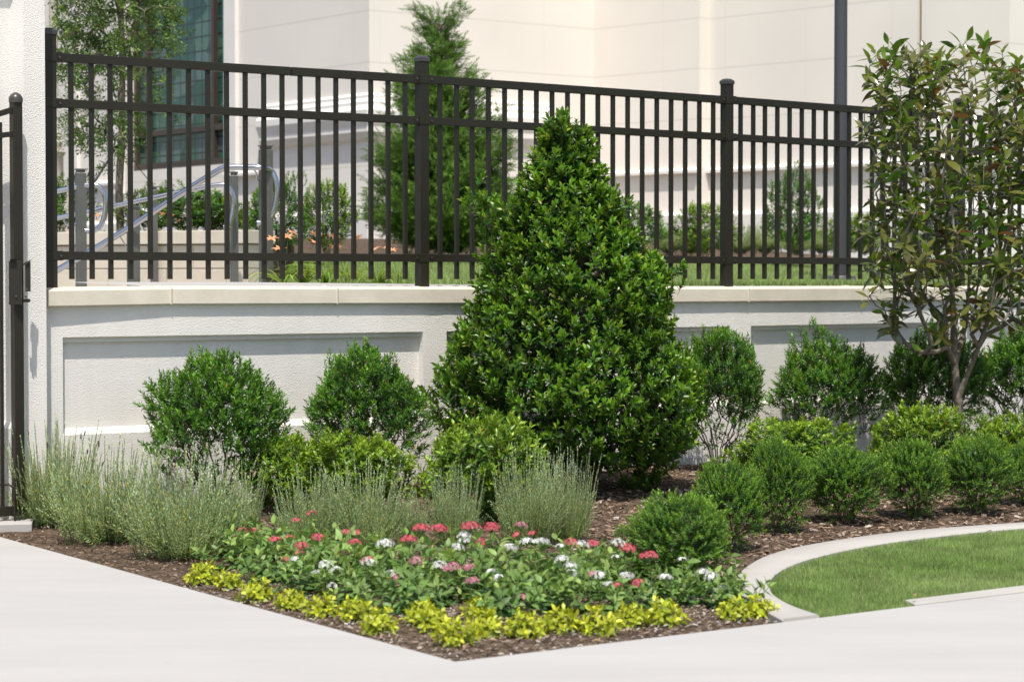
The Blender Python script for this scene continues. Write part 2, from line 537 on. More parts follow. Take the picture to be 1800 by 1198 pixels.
def grid_mesh(name, x0, x1, y0, y1, step, zf, poly, mat, kind='structure'):
    nx, ny = int((x1 - x0) / step) + 1, int((y1 - y0) / step) + 1
    X, Y = np.meshgrid(np.linspace(x0, x1, nx), np.linspace(y0, y1, ny))
    P = np.c_[X.ravel(), Y.ravel()]; Z = zf(P)
    idx = np.arange(nx * ny).reshape(ny, nx)
    a, b, c, d = idx[:-1, :-1].ravel(), idx[:-1, 1:].ravel(), idx[1:, 1:].ravel(), idx[1:, :-1].ravel()
    T = np.r_[np.c_[a, b, c], np.c_[a, c, d]]
    if poly is not None:
        cen = P[T].mean(axis=1); T = T[in_poly(cen, poly)]
    me = tri_mesh(name, np.c_[P, Z], T)
    return tag(link_mesh(name, me, mat), kind=kind)


def grow_poly(poly, d):
    return poly


# mulch bed: a grid slightly larger than the bed, sunk under walks and kerb
def bed_surface(P):
    ins_ = in_poly(P, BED_POLY)
    z = bed_z(P)
    z += np.random.default_rng(5).normal(0, 0.003, len(P))
    return np.where(ins_, z, -0.03)


grid_mesh("mulch_bed", -4.5, 9.0, 7.2, 19.5, 0.06, bed_surface, [(-4.5, 7.2), (9, 7.2), (9, 19.5), (-4.5, 19.5)] if False else None, M_mulch)


# upper terrace behind the wall
def back_z(P):
    y = P[:, 1] + 0.0
    # distance behind the fence line
    d = dist_poly(P, [wpt(s, 0) for s in np.linspace(-6, 20, 40)])
    z = np.interp(d, [0, 0.3, 3.5, 5.2, 5.3, 9.0, 60, 300], [1.205, 1.215, 1.33, 1.45, 1.46, 1.72, 1.78, 1.78])
    return z


tp = [tuple(wpt(s, -0.12)) for s in np.linspace(-0.2, 14, 24)]
TERR = [(-60, 14)] + [tuple(wpt(-0.25, -0.12) + np.array((-3.0, -0.0)))] + tp + [(60, 40), (60, 240), (-250, 240), (-250, 14)]
mb = MB()
# ring strips behind the wall line so that the slope is a real slope
S = np.linspace(-6, 22, 57); Dd = [0.02, 0.3, 1.0, 2.0, 3.5, 5.2, 5.3, 7.0, 9.0, 14, 60, 200]
Zs = np.interp(Dd, [0, 0.3, 3.5, 5.2, 5.3, 9.0, 60, 300], [1.205, 1.215, 1.33, 1.45, 1.46, 1.72, 1.78, 1.78])
def terr_z(x, y, d):
    z = float(np.interp(d, Dd, Zs)); q = x + 0.09 * y
    t = min(1, max(0, (q + 0.30) / 0.65)); k = t * t * (3 - 2 * t)
    if y > 17.4: k = max(k, min(1, (y - 17.4) / 0.5))
    return 1.20 + (z - 1.20) * k


V = []
S = np.linspace(-6, 22, 141)
Dd = [0.02, 0.3, 0.6, 1.0, 1.5, 2.0, 2.5, 3.0, 3.5, 3.9, 4.3, 4.8, 5.2, 5.3, 7.0, 9.0, 14, 60, 200]
Zs = np.interp(Dd, [0, 0.3, 3.5, 5.2, 5.3, 9.0, 60, 300], [1.205, 1.215, 1.33, 1.45, 1.46, 1.72, 1.78, 1.78])
for s in S:
    for d, z in zip(Dd, Zs):
        q = wpt(s, -d); V.append((q[0], q[1], terr_z(q[0], q[1], d)))
nd = len(Dd)
Fc = [(i * nd + k, (i + 1) * nd + k, (i + 1) * nd + k + 1, i * nd + k + 1) for i in range(len(S) - 1) for k in range(nd - 1) if k < 12]
mb.poly(V, Fc); tag(mb.build("upper_lawn", M_lawn, smooth=True), kind="structure")
mb = MB(); mb.poly(V, [(i * nd + k, (i + 1) * nd + k, (i + 1) * nd + k + 1, i * nd + k + 1) for i in range(len(S) - 1) for k in range(nd - 1) if k >= 13])
tag(mb.build("upper_mulch", M_mulch, smooth=True), kind="structure")


def back_pt(s, d):
    q = wpt(s, -d); z = float(np.interp(d, Dd, Zs)); return np.array([q[0], q[1], z])


def back_at(px, Y):
    """ground of the terrace under a photo column at distance Y"""
    X = (px - 900) * Y / F
    d = float(dist_poly(np.array([[X, Y]]), [wpt(s, 0) for s in np.linspace(-6, 22, 40)])[0])
    return np.array([X, Y, float(np.interp(d, Dd, Zs))])


# kerb strip between upper lawn and mulch
mb = MB()
V = []
for s in np.linspace(3.5, 22, 50):
    for d, z in ((5.12, 1.40), (5.12, 1.475), (5.30, 1.485), (5.30, 1.41)):
        q = wpt(s, -d); V.append((q[0], q[1], z))
mb.poly(V, [(i * 4 + k, (i + 1) * 4 + k, (i + 1) * 4 + k + 1, i * 4 + k + 1) for i in range(49) for k in range(3)])
tag(mb.build("upper_kerb", M_curb), kind="structure")
# pale paving behind the coping at the left
PAVE = [wpt(x, -0.20) for x in np.linspace(-3.0, 3.3, 14)] + [np.array((-0.75, 14.75)), np.array((-1.2, 15.2)), np.array((-1.6, 16.4)), np.array((-1.75, 17.3)), np.array((-6, 17.6))]
PAVE = [tuple(q) for q in PAVE]
mb = MB(); mb.prism(PAVE, 1.10, 1.224)
tag(mb.build("upper_path", M_conc), kind="structure")

mb = MB()
ss = np.linspace(0.8, 3.45, 12); fr_ = [wpt(x, -0.19) for x in ss]; bk_ = [wpt(x, -0.19 - 1.5 * max(0, min(1, (3.5 - x) / 1.6)) ** .7) for x in ss]
V = [(q[0], q[1], 1.236) for q in fr_] + [(q[0], q[1], 1.236 + 0.026 * np.linalg.norm(q - p) / 1.5) for q, p in zip(bk_, fr_)]
mb.poly(V, [(i, i + 1, 13 + i, 12 + i) for i in range(11)])
tag(mb.build("upper_walk", M_conc), kind="structure")
UW = [tuple(q) for q in fr_] + [tuple(q) for q in bk_[::-1]]
# ------------------------------------------------------------------ retaining wall
wall = empty("retaining_wall", (*wpt(3, 0), 0), 0, "white stucco retaining wall with sunken panels and cream stone coping", "wall")


def under(o, root):
    o.parent = root; o.matrix_parent_inverse = root.matrix_basis.inverted() if False else o.matrix_parent_inverse
    o.location = Vector(o.location) - Vector(root.location)
    return o


def addto(root, o):
    """parent a mesh made in world coordinates to an unrotated root"""
    o.parent = root
    o.location = Vector(o.location) - Vector(root.location)
    return o


panel_px = [(110, 744), (785, 1283), (1320, 1668), (1700, 1990)]
panels = [(s_at_px(a), s_at_px(b)) for a, b in panel_px]
S0, S1 = -0.25, 11.0
prof_flat = [(0.12, -0.1), (0.12, 1.165)]
prof_pan = [(0.12, -0.1), (0.12, 0.442), (0.070, 0.475), (0.070, 0.938), (0.094, 0.940), (0.094, 0.968), (0.12, 0.968), (0.12, 1.165)]
mb = MB()
cuts = sorted(set([S0, S1] + [v for p in panels for v in p] + [float(x) for x in np.arange(0.2, 11, 0.3)]))
for a, b in zip(cuts, cuts[1:]):
    if b - a < 1e-4: continue
    mid = (a + b) / 2
    inp = any(p[0] < mid < p[1] for p in panels)
    pr = prof_pan if inp else prof_flat
    V = [(*wpt(s, o_), z) for s in (a, b) for o_, z in pr]
    k = len(pr)
    mb.poly(V, [(i, k + i, k + i + 1, i + 1) for i in range(k - 1)])
for p in panels:
    for s in p:
        V = [(*wpt(s, o_), z) for o_, z in prof_pan[1:7]]
        mb.poly(V, [tuple(range(6))])
# back and top
V = [(*wpt(s, o_), z) for s in cuts for o_, z in ((0.12, 1.165), (-0.14, 1.165), (-0.14, 0.6))]
mb.poly(V, [(i * 3 + k, (i + 1) * 3 + k, (i + 1) * 3 + k + 1, i * 3 + k + 1) for i in range(len(cuts) - 1) for k in range(2)])
addto(wall, mb.build("wall_body", M_stucco))

# coping stones, each a little out of line with the next
joint_px = [83, 303, 595, 905, 1115, 1318, 1517, 1690, 1850, 2000, 2140]
js = [s_at_px(p, 0.16) for p in joint_px]
zj = {83: -0.146, 303: -0.138, 595: -0.141, 905: -0.146, 1115: -0.148, 1318: -0.149, 1517: -0.149, 1690: -0.151, 1850: -0.153, 2000: -0.154, 2140: -0.155}
of = {p: 0.151 for p in joint_px}; of[83] = 0.168; of[1115] = 0.153; of[1517] = 0.153
for i in range(len(js) - 1):
    mb = MB()
    a, b = js[i] + (0.0022 if i else 0), js[i + 1] - 0.0022
    V = []
    kk = 5
    for t in np.linspace(0, 1, kk):
        s = a + (b - a) * t
        zb = EYE + zj[joint_px[i]] * (1 - t) + zj[joint_px[i + 1]] * t
        fo = of[joint_px[i]] * (1 - t) + of[joint_px[i + 1]] * t
        for o_, z in ((fo, zb), (fo, zb + 0.086), (0.0, zb + 0.102), (-0.19, zb + 0.088), (-0.19, zb)):
            V.append((*wpt(s, o_), z))
    Fc = [(j * 5 + k, (j + 1) * 5 + k, (j + 1) * 5 + (k + 1) % 5, j * 5 + (k + 1) % 5) for j in range(kk - 1) for k in range(5)]
    Fc += [(4, 3, 2, 1, 0), tuple((kk - 1) * 5 + k for k in range(5))]
    mb.poly(V, Fc)
    addto(wall, mb.build("coping_stone", M_coping, bevel=0.004))

# ------------------------------------------------------------------ fence
fence = empty("metal_fence", (*fence_pt(0), 1.2), 0, "dark bronze metal picket fence standing on the cream coping", "fence")
R3 = [(2.452, 2.500), (2.206, 2.252), (1.384, 1.430)]


def fence_post(p, u, base, top):
    mb = MB(); mb.box((p[0], p[1], (base + top) / 2), (0.064, 0.064, top - base), u)
    po = addto(fence, mb.build("post", M_metal, bevel=0.003))
    def sub(m, name, mat, **k):
        o = m.build(name, mat, **k); o.parent = po
        o.location = Vector(o.location) - Vector(fence.location) - Vector(po.location)
        o.location = -Vector(fence.location) - Vector(po.location)
        return o
    c = MB(); c.box((p[0], p[1], top + 0.006), (0.073, 0.073, 0.022), u); c.box((p[0], p[1], top + 0.0245), (0.073, 0.073, 0.015), u, taper=0.55)
    sub(c, "post_cap", M_cap, bevel=0.002)
    for z0, z1 in R3:
        b = MB(); b.box((p[0], p[1], (z0 + z1) / 2), (0.135, 0.05, z1 - z0 + 0.006), u); b.box((p[0], p[1], (z0 + z1) / 2), (0.071, 0.071, z1 - z0 + 0.004), u)
        sub(b, "bracket", M_metal, bevel=0.002)
        nrm = np.array([u[1], -u[0]])
        for sg in (-1, 1):
            q = p + np.array(u) * sg * 0.052 + nrm * 0.025
            w = MB(); w.tube([(*q, (z0 + z1) / 2), (*(q + nrm * 0.006), (z0 + z1) / 2)], 0.007, 8)
            sub(w, "bolt", M_bolt)
    return po


for i, p in enumerate(POSTS):
    u = (POSTS[min(i + 1, 4)] - POSTS[max(i - 1, 0)]); u = u / np.linalg.norm(u)
    fence_post(p, u, 1.20, 2.585 if i else 2.60)
for i in range(4):
    a, b = POSTS[i], POSTS[i + 1]; L = np.linalg.norm(b - a); u = (b - a) / L
    for z0, z1 in R3:
        if i == 0 and z0 > 2.4:
            t = 0.622; g = 0.006
            for s0, s1 in ((0.03, L * t - g), (L * t + g, L - 0.03)):
                q0, q1 = a + u * s0, a + u * s1
                addto(fence, MB().beam((*q0, (z0 + z1) / 2), (*q1, (z0 + z1) / 2), 0.042, z1 - z0).build("rail", M_metal, bevel=0.002))
            continue
        q0, q1 = a + u * 0.03, b - u * 0.03
        addto(fence, MB().beam((*q0, (z0 + z1) / 2), (*q1, (z0 + z1) / 2), 0.042, z1 - z0).build("rail", M_metal, bevel=0.002))
    for k in range(1, 20):
        q = a + u * L * (k / 20.0) + u * (0.008 if k < 3 else 0)
        addto(fence, MB().box((q[0], q[1], (1.28 + 2.46) / 2), (0.023, 0.023, 2.46 - 1.28), u).build("picket", M_metal))

# ------------------------------------------------------------------ pillar at the left end of the wall
u0 = (POSTS[1] - POSTS[0]) / np.linalg.norm(POSTS[1] - POSTS[0]); n0 = np.array([u0[1], -u0[0]])
pf = 0.24                                        # front face in front of the fence line
sE = -0.0
for _ in range(40):
    q = POSTS[0] + u0 * sE + n0 * pf
    sE += (81.5 - (900 + F * q[0] / q[1])) / 300
pillar = empty("stucco_pillar", (*(POSTS[0] + u0 * (sE - 0.4)), 0), 0, "tall white stucco gate pillar at the left end of the wall", "pillar")


def ppt(s, o_, z): q = POSTS[0] + u0 * (sE + s) + n0 * o_; return (q[0], q[1], z)


mb = MB()
W = -0.86
zs = [-0.1, 0.50, 0.535, 2.88, 3.35]
xi0, xi1 = -0.72, -0.118
B = 0.045
# front face with a sunken panel
mb.poly([ppt(0, pf, -0.1), ppt(0, pf, 3.3), ppt(xi1, pf, 3.3), ppt(xi1, pf, -0.1)], [(0, 1, 2, 3)])
mb.poly([ppt(xi0, pf, -0.1), ppt(xi0, pf, 3.3), ppt(W, pf, 3.3), ppt(W, pf, -0.1)], [(0, 1, 2, 3)])
mb.poly([ppt(xi1, pf, -0.1), ppt(xi1, pf, 0.50), ppt(xi0, pf, 0.50), ppt(xi0, pf, -0.1)], [(0, 1, 2, 3)])
mb.poly([ppt(xi1, pf, 2.88), ppt(xi1, pf, 3.3), ppt(xi0, pf, 3.3), ppt(xi0, pf, 2.88)], [(0, 1, 2, 3)])
pb = pf - 0.075
mb.poly([ppt(xi1 - B, pb, 0.535), ppt(xi1 - B, pb, 2.88), ppt(xi0, pb, 2.88), ppt(xi0, pb, 0.535)], [(0, 1, 2, 3)])
mb.poly([ppt(xi1, pf, 0.50), ppt(xi1 - B, pb, 0.535), ppt(xi0, pb, 0.535), ppt(xi0, pf, 0.50)], [(0, 1, 2, 3)])
mb.poly([ppt(xi1, pf, 0.50), ppt(xi1, pf, 2.88), ppt(xi1 - B, pb, 2.88), ppt(xi1 - B, pb, 0.535)], [(0, 1, 2, 3)])
mb.poly([ppt(xi0, pf, 0.50), ppt(xi0, pf, 2.88), ppt(xi0, pb, 2.88), ppt(xi0, pb, 0.535)], [(0, 1, 2, 3)])
mb.poly([ppt(xi1, pf, 2.88), ppt(xi0, pf, 2.88), ppt(xi0, pb, 2.88), ppt(xi1 - B, pb, 2.88)], [(0, 1, 2, 3)])
# sides, back, top
mb.poly([ppt(0, pf, -0.1), ppt(0, -0.5, -0.1), ppt(0, -0.5, 3.3), ppt(0, pf, 3.3)], [(0, 1, 2, 3)])
mb.poly([ppt(W, pf, -0.1), ppt(W, -0.5, -0.1), ppt(W, -0.5, 3.3), ppt(W, pf, 3.3)], [(0, 1, 2, 3)])
mb.poly([ppt(0, -0.5, -0.1), ppt(W, -0.5, -0.1), ppt(W, -0.5, 3.3), ppt(0, -0.5, 3.3)], [(0, 1, 2, 3)])
mb.poly([ppt(0, pf, 3.3), ppt(W, pf, 3.3), ppt(W, -0.5, 3.3), ppt(0, -0.5, 3.3)], [(0, 1, 2, 3)])
addto(pillar, mb.build("pillar_body", M_stucco))
cc = ppt(W / 2, -0.13, 3.36)
addto(pillar, MB().box(cc, (0.96, 0.84, 0.11), u0).build("pillar_cap", M_coping, bevel=0.01))

# ------------------------------------------------------------------ gate
GY = 11.55
g0 = np.array([(30 - 900) * GY / F, GY])
gu = -u0 + n0 * 0.03; gu /= np.linalg.norm(gu)
mb = MB(); mb.prism([tuple(gp(-400, 925, 0.04)), tuple(gp(56, 918, 0.03)), tuple(gp(60, 905, 0.03)), tuple(gp(-400, 902, 0.04))], -0.09, 0.026)
tag(mb.build("threshold", M_conc, bevel=0.005), kind="structure")
gate = empty("metal_gate", (g0[0], g0[1], 0), 0, "dark bronze metal gate with latch in front of the white pillar", "gate")
mb = MB(); mb.box((g0[0], g0[1], (0.05 + 2.20) / 2), (0.052, 0.052, 2.15), (0.80, 0.6)); gpst = addto(gate, mb.build("gate_post", M_metal, bevel=0.003))
mb = MB(); mb.lathe((g0[0], g0[1], 2.195), [(0.036, 0), (0.037, 0.02), (0.034, 0.03), (0.026, 0.042), (0.012, 0.052), (0.002, 0.055)], 20)
o = mb.build("post_cap", M_cap, smooth=True); o.parent = gpst
for z0, sl, h in ((2.165, 0.38, 0.03), (2.035, 0.16, 0.028), (0.42 - 0.17, 0, 0.0), (0.075, 0.0, 0.05)):
    if h == 0: continue
    e = g0 + gu * 1.1
    addto(gate, MB().beam((g0[0], g0[1], z0), (e[0], e[1], z0 - sl), 0.03, h).build("rail", M_metal, bevel=0.002))
for k in range(8):
    q = g0 + gu * (0.088 + k * 0.125)
    addto(gate, MB().box((q[0], q[1], 1.08), (0.018, 0.018, 2.02), gu).build("picket", M_metal))
# latch box with bent ears and keeper
lz = lambda y: EYE - (y - HORIZON) * GY / F
def gx(px): return (px - 900) * (GY - 0.05) / F
lt = MB()
lt.box((gx(27), GY - 0.045, lz(497)), (0.062, 0.03, lz(455) - lz(535) - 0.01), (1, 0.0))
lt.poly([(gx(20), GY - 0.062, lz(461)), (gx(31), GY - 0.062, lz(464)), (gx(32), GY - 0.085, lz(455)), (gx(20), GY - 0.085, lz(456)), (gx(20), GY - 0.066, lz(465)), (gx(31), GY - 0.066, lz(468))], [(0, 1, 2, 3), (0, 4, 5, 1)])
la = addto(gate, lt.build("latch", M_metal, bevel=0.002))
lt = MB()
lt.box((gx(48), GY - 0.03, lz(486)), (0.024, 0.035, 0.155), (1, 0.1))
lt.box((gx(46), GY - 0.03, lz(528)), (0.032, 0.03, 0.018), (1, 0.1))
lt.poly([(gx(42), GY - 0.05, lz(463)), (gx(55), GY - 0.05, lz(456)), (gx(54), GY - 0.06, lz(461)), (gx(42), GY - 0.06, lz(467)), (gx(42), GY - 0.02, lz(463)), (gx(55), GY - 0.02, lz(456))], [(0, 1, 2, 3), (0, 4, 5, 1)])
k_ = lt.build("keeper", M_metal, bevel=0.002); k_.parent = la
for a, b in ((49, 508), (46, 521), (30, 520)):
    lt = MB(); lt.tube([(gx(a), GY - 0.045, lz(b)), (gx(a), GY - 0.068, lz(b))], 0.006, 8)
    k_ = lt.build("bolt", M_bolt); k_.parent = la
mb = MB(); rx = gx(24.5)
mb.tube([(rx, GY - 0.06, 0.26), (rx, GY - 0.06, 0.0)], 0.006, 8); mb.tube([(gx(-40), GY - 0.045, 0.21), (gx(12), GY - 0.045, 0.215), (rx, GY - 0.06, 0.20)], 0.006, 8)
mb.box((gx(29), GY - 0.04, 0.165), (0.022, 0.03, 0.03)); mb.box((gx(28), GY - 0.04, 0.065), (0.025, 0.03, 0.012))
addto(gate, mb.build("drop_rod", M_metal, smooth=True))

# ------------------------------------------------------------------ church building behind
def build_mat():
    m, n, l, b = new_mat("pale_cladding")
    tc = n.new("ShaderNodeTexCoord"); g = n.new("ShaderNodeNewGeometry")
    sx = n.new("ShaderNodeSeparateXYZ"); l.new(g.outputs["Position"], sx.inputs[0])
    def line(src, off, per, w):
        a = n.new("ShaderNodeMath"); a.operation = 'SUBTRACT'; l.new(src, a.inputs[0]); a.inputs[1].default_value = off
        d = n.new("ShaderNodeMath"); d.operation = 'DIVIDE'; l.new(a.outputs[0], d.inputs[0]); d.inputs[1].default_value = per
        f = n.new("ShaderNodeMath"); f.operation = 'PINGPONG'; l.new(d.outputs[0], f.inputs[0]); f.inputs[1].default_value = 0.5
        c = n.new("ShaderNodeMapRange"); l.new(f.outputs[0], c.inputs[0]); c.inputs[1].default_value = 0; c.inputs[2].default_value = w / per
        c.inputs[3].default_value = 1; c.inputs[4].default_value = 0
        return c.outputs[0]
    h = line(sx.outputs[2], 4.417, 0.604, 0.014)
    uv = n.new("ShaderNodeUVMap"); su = n.new("ShaderNodeSeparateXYZ"); l.new(uv.outputs[0], su.inputs[0])
    v = line(su.outputs[0], 0.35, 1.21, 0.010)
    vm = n.new("ShaderNodeMath"); vm.operation = 'MULTIPLY'; l.new(v, vm.inputs[0]); vm.inputs[1].default_value = 0.35
    mx = n.new("ShaderNodeMath"); mx.operation = 'MAXIMUM'; l.new(h, mx.inputs[0]); l.new(vm.outputs[0], mx.inputs[1])
    t = n.new("ShaderNodeTexNoise"); t.inputs["Scale"].default_value = 0.8; t.inputs["Detail"].default_value = 7; l.new(tc.outputs["Object"], t.inputs["Vector"])
    r = n.new("ShaderNodeMapRange"); r.inputs[1].default_value = 0.3; r.inputs[2].default_value = 0.7; r.inputs[3].default_value = 0.95; r.inputs[4].default_value = 1.03; l.new(t.outputs["Fac"], r.inputs[0])
    hs = n.new("ShaderNodeHueSaturation"); hs.inputs["Color"].default_value = (0.79, 0.735, 0.66, 1); l.new(r.outputs[0], hs.inputs["Value"])
    mi = n.new("ShaderNodeMix"); mi.data_type = 'RGBA'; l.new(mx.outputs[0], mi.inputs[0]); l.new(hs.outputs[0], mi.inputs[6]); mi.inputs[7].default_value = (0.65, 0.60, 0.535, 1)
    l.new(mi.outputs[2], b.inputs["Base Color"])
    b.inputs["Roughness"].default_value = 0.85; b.inputs["Specular IOR Level"].default_value = 0.25
    return m


M_build = build_mat()
M_trim = plain("pale_trim", (0.80, 0.76, 0.70), 0.85, vary=0.06, spec=0.25)
K1 = np.array((-1.667, 26.0)); K2 = np.array((1.029, 28.0)); dl = np.array((-0.617, 0.787)); dr = np.array((0.705, -0.709))
nl = np.array((-0.787, -0.617)); nm = (K2 - K1) / np.linalg.norm(K2 - K1); nmn = np.array((nm[1], -nm[0])); nrn = np.array((-0.709, -0.705))
church = empty("church_building", (*K1, 1.5), 0, "pale cream church building with stained glass window behind the fence", "building")


def uvface(mb_list, quads):
    """quads: list of ((x,y),(x,y), z0, z1, u0)"""
    pass


def wall_mesh(name, quads, mat):
    V = []; Fc = []; UV = []
    for a, b, z0, z1, u in quads:
        k = len(V); L = float(np.linalg.norm(np.array(b) - np.array(a)))
        V += [(*a, z0), (*b, z0), (*b, z1), (*a, z1)]; Fc.append((k, k + 1, k + 2, k + 3)); UV += [(u, z0), (u + L, z0), (u + L, z1), (u, z1)]
    me = bpy.data.meshes.new(name); me.from_pydata([tuple(map(float, q)) for q in V], [], Fc)
    uv = me.uv_layers.new(name="UVMap")
    for i, q in enumerate(UV): uv.data[i].uv = q
    me.update()
    return addto(church, link_mesh(name, me, mat))


T0, T1, ZS, ZT = 3.24, 5.95, 2.76, 8.2      # window opening on the left face
def LP(t, off=0.0): return K1 + dl * t + nl * off
def MP(t, off=0.0): return K1 + nm * t + nmn * off
def RP(t, off=0.0): return K2 + dr * t + nrn * off
Zb, Ztp = 1.4, 9.5
rec = -0.22
q = [(LP(0), LP(T0), Zb, Ztp, 0), (LP(T0), LP(T1), Zb, ZS, 0), (LP(T0), LP(T1), ZT, Ztp, 0), (LP(T1), LP(16), Zb, Ztp, 0),
     (LP(T0), LP(T0, rec), ZS, ZT, 0), (LP(T1), LP(T1, rec), ZS, ZT, 0),
     (K1, K2, Zb, Ztp, 0.2)]
r1, r2, r3, st = 1.743, 4.74, 5.94, 0.18
q += [(K2, RP(r1, 0), Zb, Ztp, 0.4), (RP(r1, 0), RP(r1, -st), Zb, Ztp, 0), (RP(r1, -st), RP(r2, -st), Zb, Ztp, 0.1),
      (RP(r2, -st), RP(r2, -st - 0.12), Zb, Ztp, 0), (RP(r2, -st - 0.12), RP(r2 + 0.07, -st - 0.12), Zb, Ztp, 0), (RP(r2 + 0.07, -st - 0.12), RP(r2 + 0.07, -st), Zb, Ztp, 0),
      (RP(r2 + 0.07, -st), RP(r3, -st), Zb, Ztp, 0.3)]
c3 = RP(r3, -st); q += [(c3, c3 + nm * 9, Zb, Ztp, 0.0)]
# roof edge and far sides close the volume
q += [(LP(16), LP(16) + nm * 14, Zb, Ztp, 0)]
wall_mesh("wall", q, M_build)
mb = MB(); ring = [LP(16), K1, K2, c3, c3 + nm * 9, LP(16) + nm * 22]
mb.poly([(p[0], p[1], Ztp) for p in ring], [tuple(range(len(ring)))])
addto(church, mb.build("roof", M_trim))


def sweep(path, prof, name, mat):
    """path: plan points with outward normals; prof: (out, z)"""
    V = [(p[0] + n_[0] * o_, p[1] + n_[1] * o_, z) for p, n_ in path for o_, z in prof]
    k = len(prof)
    m = MB(); m.poly(V, [(i * k + j, (i + 1) * k + j, (i + 1) * k + (j + 1) % k, i * k + (j + 1) % k) for i in range(len(path) - 1) for j in range(k)] + [tuple(range(k))[::-1], tuple((len(path) - 1) * k + j for j in range(k))])
    return addto(church, m.build(name, mat))


mit = (nl + nmn) / (1 + nl @ nmn)
corn = [(-0.02, 3.47), (0.05, 3.43), (0.05, 3.39), (0.09, 3.35), (0.09, 3.31), (0.14, 3.25), (0.14, 3.17), (0.10, 3.06), (0.10, 3.00), (0.05, 2.92), (-0.02, 2.88)]
sweep([(LP(2.3), nl), (K1, mit), (MP(2.63), nmn)], corn, "cornice", M_trim)
led = lambda z, o_: [(-0.02, z), (o_, z - 0.035), (o_, z - 0.07), (-0.02, z - 0.075)]
sweep([(LP(T0 + 0.0), nl), (LP(2.32), nl)], led(2.66, 0.07), "ledge", M_trim)
sweep([(LP(16), nl), (LP(T1 + 0.1), nl)], led(2.66, 0.07), "ledge", M_trim)
i_mr = (nmn + nrn) / (1 + nmn @ nrn)
sweep([(MP(2.65), nmn), (K2, i_mr), (RP(r1), nrn)], led(2.63, 0.07), "ledge", M_trim)
sweep([(RP(r1, -st), nrn), (RP(r3, -st), nrn)], led(2.63, 0.07), "ledge", M_trim)
base = [(-0.02, 2.10), (0.10, 2.05), (0.10, 1.3), (-0.02, 1.3)]
sweep([(LP(16), nl), (K1, mit), (K2, i_mr), (RP(r1), nrn)], base, "base_course", M_trim)
sweep([(RP(r1, -st), nrn), (RP(r3, -st), nrn), (c3 + nm * 9, nmn)], base, "base_course", M_trim)
# shallow pilaster strips beside the window
for a, b in ((T0 - 0.30, T0 - 0.02), (T1 + 0.02, T1 + 0.28), (7.3, 7.6), (8.6, 8.9)):
    sweep([(LP(a), nl), (LP(b), nl)], [(-0.02, Ztp - 0.3), (0.05, Ztp - 0.3), (0.05, ZS - 0.3), (-0.02, ZS - 0.3)], "pilaster", M_trim)
# window: frame, glass with lead lines
win = MB()
fz = 0.06
def wbar(t0, t1, z0, z1, off=rec, d=0.09):
    c = (LP((t0 + t1) / 2, off + d / 2)); win.box((c[0], c[1], (z0 + z1) / 2), (abs(t1 - t0), d, z1 - z0), dl)
wbar(T0 + 0.001, T1 - 0.001, ZS, ZS + 0.10)
for t in (T0 + 0.04, T0 + 0.58, T1 - 0.36, T1 - 0.04): wbar(t - 0.035, t + 0.035, ZS + 0.10, ZT, d=0.085)
wbar(T0 + 0.001, T1 - 0.001, 3.225, 3.30, d=0.08)
wbar(T0 + 0.001, T1 - 0.001, 5.9, 5.98, d=0.08)
wo = addto(church, win.build("window", M_frame))


def glass_mat():
    m, n, l, b = new_mat("stained_glass")
    uv = n.new("ShaderNodeUVMap")
    br = n.new("ShaderNodeTexBrick"); br.offset = 0.0; br.inputs["Scale"].default_value = 1.0
    br.inputs["Brick Width"].default_value = 0.16; br.inputs["Row Height"].default_value = 0.19; br.inputs["Mortar Size"].default_value = 0.010
    l.new(uv.outputs[0], br.inputs["Vector"])
    v = n.new("ShaderNodeTexVoronoi"); v.inputs["Scale"].default_value = 3.6; l.new(uv.outputs[0], v.inputs["Vector"])
    r = n.new("ShaderNodeValToRGB"); sx = n.new("ShaderNodeSeparateColor"); l.new(v.outputs["Color"], sx.inputs[0]); l.new(sx.outputs[0], r.inputs[0])
    e = r.color_ramp.elements; e[0].color = (0.014, 0.055, 0.038, 1); e[1].color = (0.045, 0.12, 0.08, 1)
    for p_, c in ((0.35, (0.025, 0.085, 0.06)), (0.6, (0.07, 0.15, 0.10)), (0.82, (0.09, 0.14, 0.14)), (0.92, (0.06, 0.10, 0.10))):
        x = e.new(p_); x.color = (*c, 1)
    mi = n.new("ShaderNodeMix"); mi.data_type = 'RGBA'; l.new(br.outputs["Fac"], mi.inputs[0]); l.new(r.outputs[0], mi.inputs[6]); mi.inputs[7].default_value = (0.01, 0.012, 0.01, 1)
    l.new(mi.outputs[2], b.inputs["Base Color"])
    nz = n.new("ShaderNodeTexNoise"); nz.inputs["Scale"].default_value = 1.5; nz.inputs["Detail"].default_value = 3; l.new(uv.outputs[0], nz.inputs["Vector"])
    bp_ = n.new("ShaderNodeBump"); bp_.inputs["Strength"].default_value = 0.25; bp_.inputs["Distance"].default_value = 0.05; l.new(nz.outputs["Fac"], bp_.inputs["Height"]); l.new(bp_.outputs[0], b.inputs["Normal"])
    b.inputs["Roughness"].default_value = 0.12
    return m


a, b = LP(T0, rec + 0.02), LP(T1, rec + 0.02)
me = bpy.data.meshes.new("pane")
me.from_pydata([(a[0], a[1], ZS), (b[0], b[1], ZS), (b[0], b[1], ZT), (a[0], a[1], ZT)], [], [(0, 1, 2, 3)])
uvl = me.uv_layers.new(name="UVMap")
for i, c in enumerate(((0, 0), (2.27, 0), (2.27, 5.4), (0, 5.4))): uvl.data[i].uv = c
gl = link_mesh("pane", me, glass_mat(), wo); gl.location = -Vector(church.location) - Vector(wo.location)
gl.location = -Vector(church.location) - (Vector(wo.location) + Vector(church.location)) if False else -(Vector(church.location) + Vector(wo.location))

